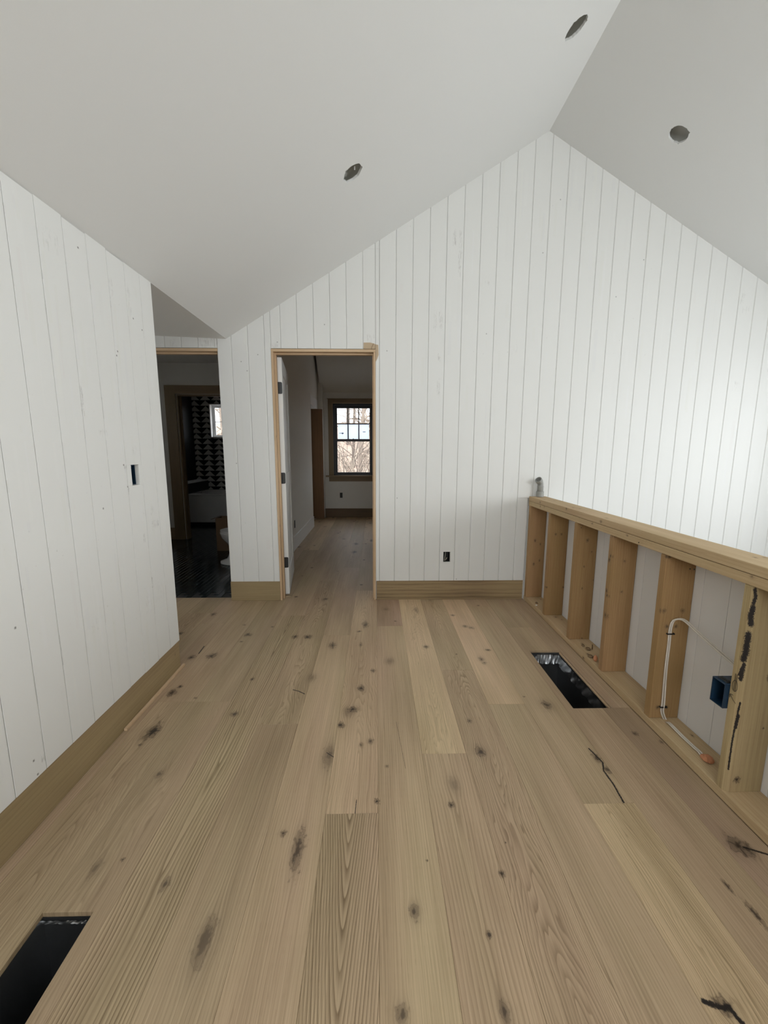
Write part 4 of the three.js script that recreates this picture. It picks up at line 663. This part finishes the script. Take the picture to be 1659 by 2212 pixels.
{ // blue outlet box nailed to the rough stud
  const b = outletBox('outlet_box', 'blue plastic outlet box nailed to the rough stud', 0.057, 0.096, 0.075, M.blueBox); b.position.set(1.284, 0.402, -1.3645); b.rotation.y = -Math.PI / 2;
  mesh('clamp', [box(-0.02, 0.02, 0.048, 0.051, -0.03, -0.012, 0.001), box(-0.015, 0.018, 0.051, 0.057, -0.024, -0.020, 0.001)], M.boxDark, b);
  mesh('wire', [tube([[0.012, 0.04, -0.055], [0.014, 0.030, -0.03], [0.018, -0.02, -0.02], [0.014, -0.042, -0.02]], 0.0018, 20, 6), tube([[0.006, 0.04, -0.055], [0.008, 0.02, -0.03], [0.003, -0.03, -0.025]], 0.0015, 20, 6)], M.cable, b);
}
{ // switch box in the left wall
  const b = outletBox('switch_box', 'dark blue switch box with yellow wire end in the white left wall', 0.0585, 0.097, 0.07, M.blueBox); b.position.set(XL - 0.018, 1.1775, -1.991); b.rotation.y = Math.PI / 2;
  const c = new THREE.CylinderGeometry(0.0065, 0.0055, 0.03, 10); c.rotateZ(0.35); c.translate(-0.012, -0.012, -0.008); mesh('wire_nut', c, M.yellow, b);
  for (const y of [-0.0405, 0.0405]) mesh('screw_tab', box(-0.006, 0.006, y - 0.0045, y + 0.0045, -0.006, -0.003, 0.001), M.galv, b);
}
{ // outlet box in the back wall
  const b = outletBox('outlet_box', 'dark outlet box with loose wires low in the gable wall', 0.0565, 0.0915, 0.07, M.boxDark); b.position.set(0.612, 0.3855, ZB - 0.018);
  mesh('wire', [tube([[-0.002, 0.042, -0.05], [-0.006, 0.02, -0.02], [-0.014, -0.02, -0.008], [-0.016, -0.04, -0.012]], 0.0022, 20, 6), tube([[0.004, -0.012, -0.006], [0.0, -0.024, -0.010], [-0.006, -0.038, -0.02]], 0.0034, 14, 6)], M.wire, b);
}
// ------------------------------------------------------------------ floor ducts
function duct(V, label, foilLip) {
  const g = group('floor_duct', (V.x0 + V.x1) / 2, -0.016, (V.z0 + V.z1) / 2); tag(g, label, 'floor duct');
  const a = (V.x1 - V.x0) / 2 + 0.0035, b = (V.z1 - V.z0) / 2 + 0.0035, d = 1.5, t = 0.002;
  mesh('duct_wall', [box(-a, -a + t, -d, -0.002, -b, b), box(a - t, a, -d, -0.002, -b, b), box(-a + t, a - t, -d, -0.002, -b, -b + t), box(-a + t, a - t, -d, -0.002, b - t, b)], M.galv, g);
  mesh('duct_floor', box(-a, a, -d - 0.003, -d, -b, b), M.galv, g);
  // crumpled foil tape round the lip
  const strip = (x0, z0, x1, z1, y0, h, nx, nz, amp) => { const N = 40, P = [], I = []; for (let i = 0; i <= N; i++) for (let j = 0; j < 4; j++) { const t2 = i / N, q = vn(i * 1.15 + x0 * 90 + j * 3.1, z0 * 70 + j * 1.7) * amp + 0.0012 + (j / 3) * amp * 0.9; P.push(mix(x0, x1, t2) + nx * q, y0 - h * j / 3 + (vn(i * 0.4, j + z0 * 9) - 0.5) * 0.006 * (j === 3 ? 1 : 0.2), mix(z0, z1, t2) + nz * q); } for (let i = 0; i < N; i++) for (let j = 0; j < 3; j++) { const a2 = i * 4 + j; I.push(a2, a2 + 1, a2 + 4, a2 + 1, a2 + 5, a2 + 4); } const gg = new THREE.BufferGeometry(); gg.setAttribute('position', new THREE.Float32BufferAttribute(P, 3)); gg.setAttribute('uv', new THREE.Float32BufferAttribute(new Float32Array(P.length / 3 * 2), 2)); gg.setIndex(I); gg.computeVertexNormals(); return gg; };
  const fm = M.foil.clone(); fm.side = THREE.DoubleSide;
  if (foilLip) { mesh('foil_tape', [strip(a - t, -b, a - t, b, -0.018, 0.05, -1, 0, 0.014), strip(-a, -b + t, a, -b + t, -0.012, 0.055, 0, 1, 0.014)], fm, g); mesh('painted_lit_edge', box(a - 0.008, a - 0.004, -0.006, 0.004, -b + 0.01, b - 0.002), M.jamb, g); }  // pale strip paints in the lit cut edge of the plank
  else mesh('foil_tape', strip(-a, -b + t, a, -b + t, -0.012, 0.007, 0, 1, 0.003), fm, g);
}
duct(VENT_R, 'long open floor duct with crumpled foil edges beside the half wall', true);
duct(VENT_L, 'open black floor duct cut beside the left baseboard', false);

// ------------------------------------------------------------------ debris on the bottom plate
function lump(r, sx, sy, sz, sd) { const g = new THREE.IcosahedronGeometry(r, 2), p = g.attributes.position; for (let i = 0; i < p.count; i++) { const x = p.getX(i), y = p.getY(i), z = p.getZ(i), f = 0.7 + 0.6 * vn(x / r * 1.9 + sd, y / r * 1.9 + z / r * 2.3 + sd); p.setXYZ(i, x * f * sx, Math.max(-r * 0.5 * sy, y * f * sy), z * f * sz); } g.computeVertexNormals(); return g; }
const restLump = (m, x, z, y) => { m.geometry.computeBoundingBox(); m.position.set(x, y - m.geometry.boundingBox.min.y, z); };
{
  const f1 = tag(mesh('sealant_foam', lump(0.018, 1.1, 0.7, 1.3, 3), M.foam), 'orange sealant foam blob where the cables enter the bottom plate', 'foam'); restLump(f1, 1.362, -1.452, 0.0385);
  const f2 = tag(mesh('sealant_foam', lump(0.013, 0.8, 1.7, 0.8, 8), M.foam), 'small upright orange foam plug beside a stud foot', 'foam'); { const p = onPlane(1286, 1426, 'y', 0.042); restLump(f2, p.x, p.z, 0.0385); }
  const at = (u, v) => { const p = onPlane(u, v, 'y', 0.042); return [p.x, p.z]; };
  const spots = [[...at(1275, 1418), 0.016, 'curled wood shaving lying in front of the foam plug'], [...at(1270, 1402), 0.015, 'dark wood splinters on the bottom plate against the white boards'], [...at(1259, 1395), 0.009, 'tiny wood crumb on the bottom plate between studs'], [1.335, -3.16, 0.010, 'wood crumb on the bottom plate in the first bay by the gable wall']];
  for (const [x, z, r, label] of spots) { const m = tag(mesh('wood_shaving', tube(Array.from({ length: 7 }, (_, i) => [Math.cos(i * 1.1) * r * (1 - i * 0.08), 0.003 + i * 0.0012, Math.sin(i * 1.1) * r * (1 - i * 0.06)]), 0.0038, 24, 5), M.chip), label, 'wood shaving'); restLump(m, x, z, 0.0385); }
  const s = tag(mesh('wood_splinter', [box(-0.003, 0.003, 0, 0.034, -0.002, 0.002, 0.0008), box(0.004, 0.007, 0, 0.02, -0.006, -0.002, 0.0008)], M.chip), 'upright dark splinter leaning on the white boards', 'splinter'); { const [px, pz] = at(1279, 1402); restLump(s, Math.min(px, 1.43), pz, 0.0385); }
  const c = tag(mesh('wire_scrap', tube([[0, 0.003, -0.05], [0.012, 0.02, -0.01], [0.006, 0.012, 0.03], [0.018, 0.003, 0.06]], 0.0028, 24, 5), M.ink), 'dark scrap of wire in the first bay by the gable wall', 'wire scrap'); restLump(c, 1.405, -3.06, 0.0385);
  const w = tag(mesh('plaster_crumb', lump(0.006, 1.3, 0.6, 1, 5), M.whiteTrim), 'white plaster crumb on the bottom plate', 'crumb'); restLump(w, 1.318, -3.12, 0.0385);
}
// ------------------------------------------------------------------ winter wood outside the windows
{
  const litter = (() => { const w = 512, d = new Uint8Array(w * w * 4); for (let i = 0; i < w * w; i++) { const x = i % w, y = Math.floor(i / w), n = fbm(x / 9, y / 9), m = vn(x / 3, y / 3); const s = 0.55 + n * 0.45 + (m - 0.5) * 0.5; d[i * 4] = clamp(205 * s, 0, 255); d[i * 4 + 1] = clamp(178 * s, 0, 255); d[i * 4 + 2] = clamp(158 * s, 0, 255); d[i * 4 + 3] = 255; } const t = dataTex(w, w, d, true); t.repeat.set(30, 14); return std({ map: t, roughness: 1 }); })();
  const g = new THREE.PlaneGeometry(70, 34, 70, 34); g.rotateX(-Math.PI / 2); const p = g.attributes.position;
  for (let i = 0; i < p.count; i++) { const z = p.getZ(i) - 27, x = p.getX(i), dd = -10 - z; p.setXYZ(i, x, -1.5 + 0.165 * Math.max(0, dd) + (fbm(x * 0.3 + 9, z * 0.3) - 0.5) * 0.8, z); } g.computeVertexNormals();
  structure(mesh('ground', g, litter), 'leaf covered slope outside the windows', 'ground');
  const bark = [[0.26, 0.215, 0.175], [0.15, 0.125, 0.105], [0.40, 0.345, 0.28]].map((c) => std({ color: lin(...c), roughness: 0.95 }));
  const groundY = (z) => -1.5 + 0.165 * Math.max(0, -10 - z) - 0.2;
  function tree(x, z, h, r, nb, mat, lean) {
    const t = group('bare_tree', x, groundY(z), z); tag(t, 'bare winter tree standing on the slope outside the windows', 'tree', 'bare trees outside');
    const pts = [0, 0.33, 0.66, 1].map((q) => new THREE.Vector3(lean * q * h + rr(-0.05, 0.05) * h * q, q * h, rr(-0.04, 0.04) * h * q)); const cv = new THREE.CatmullRomCurve3(pts);
    const tg = new THREE.TubeGeometry(cv, 10, r, 6); { const q = tg.attributes.position; for (let i = 0; i < q.count; i++) { const k = clamp(q.getY(i) / h, 0, 1), c = cv.getPointAt(k), f = 1 - 0.75 * k; q.setX(i, c.x + (q.getX(i) - c.x) * f); q.setZ(i, c.z + (q.getZ(i) - c.z) * f); } tg.computeVertexNormals(); }
    mesh('trunk', tg, mat, t);
    const br = [];
    for (let i = 0; i < nb; i++) { const k = rr(0.08, 0.95), c = cv.getPointAt(k), a = rr(0, Math.PI * 2), L = rr(0.5, 1.7), up = rr(-0.1, 0.9), e = new THREE.Vector3(c.x + Math.cos(a) * L, c.y + up * L, c.z + Math.sin(a) * L * 0.5), m = c.clone().lerp(e, 0.5).add(new THREE.Vector3(rr(-0.15, 0.15), rr(-0.1, 0.2), 0)); br.push(tube([c, m, e], r * rr(0.12, 0.3), 5, 4)); for (let q = 0; q < 2; q++) { const f = m.clone().lerp(e, rr(0, 1)), e2 = f.clone().add(new THREE.Vector3(rr(-0.5, 0.5), rr(-0.1, 0.6), rr(-0.2, 0.2))); br.push(tube([f, f.clone().lerp(e2, 0.5).add(new THREE.Vector3(0, 0.04, 0)), e2], r * 0.1, 3, 4)); } }
    mesh('branches', br, mat, t);
  }
  for (const [x, z, h, r, nb, m, lean] of [[-0.62, -17.4, 7, 0.10, 34, 0, 0.02], [-0.35, -19.4, 7, 0.05, 40, 2, -0.03], [-1.2, -21.4, 8, 0.10, 40, 1, 0.03], [0.3, -23.4, 9, 0.11, 44, 1, -0.02], [-0.9, -25.4, 9, 0.12, 46, 0, 0.02], [-0.1, -27.4, 10, 0.14, 50, 2, 0], [-2.0, -29.4, 10, 0.15, 50, 1, 0.03], [0.9, -31.4, 11, 0.16, 50, 0, -0.02], [-0.9, -33.4, 11, 0.16, 54, 1, 0.01], [-6.2, -15, 7, 0.08, 34, 2, 0], [-5.4, -17.2, 8, 0.08, 34, 1, 0.03], [-7.2, -19.4, 8, 0.10, 36, 0, 0], [-6.6, -21.6, 9, 0.11, 40, 2, 0.02]]) tree(x, z, h, r, nb, bark[m], lean);
  for (let k = 0; k < 7; k++) { // brush
    const x = [-0.9, -0.3, -0.75, 0.1, -1.3, -5.6, -6.3][k], z = [-11, -12.1, -13.2, -14.3, -15.4, -11.5, -12.8][k], t = group('brush', x, groundY(z), z); tag(t, 'pale tangle of leafless brush outside the windows', 'brush', 'leafless brush outside');
    const br = []; for (let i = 0; i < 120; i++) { const a = rr(0, Math.PI * 2), L = rr(0.8, 3.6), e = new THREE.Vector3(Math.cos(a) * L * 0.7, L * rr(0.25, 1.05), Math.sin(a) * 0.4), m = e.clone().multiplyScalar(0.5).add(new THREE.Vector3(rr(-0.25, 0.25), rr(0, 0.3), 0)); br.push(tube([[0, -0.1, 0], m, e], rr(0.005, 0.014), 6, 4)); }
    mesh('twigs', br, bark[k % 3], t);
  }
}
renderer.render(scene, camera);
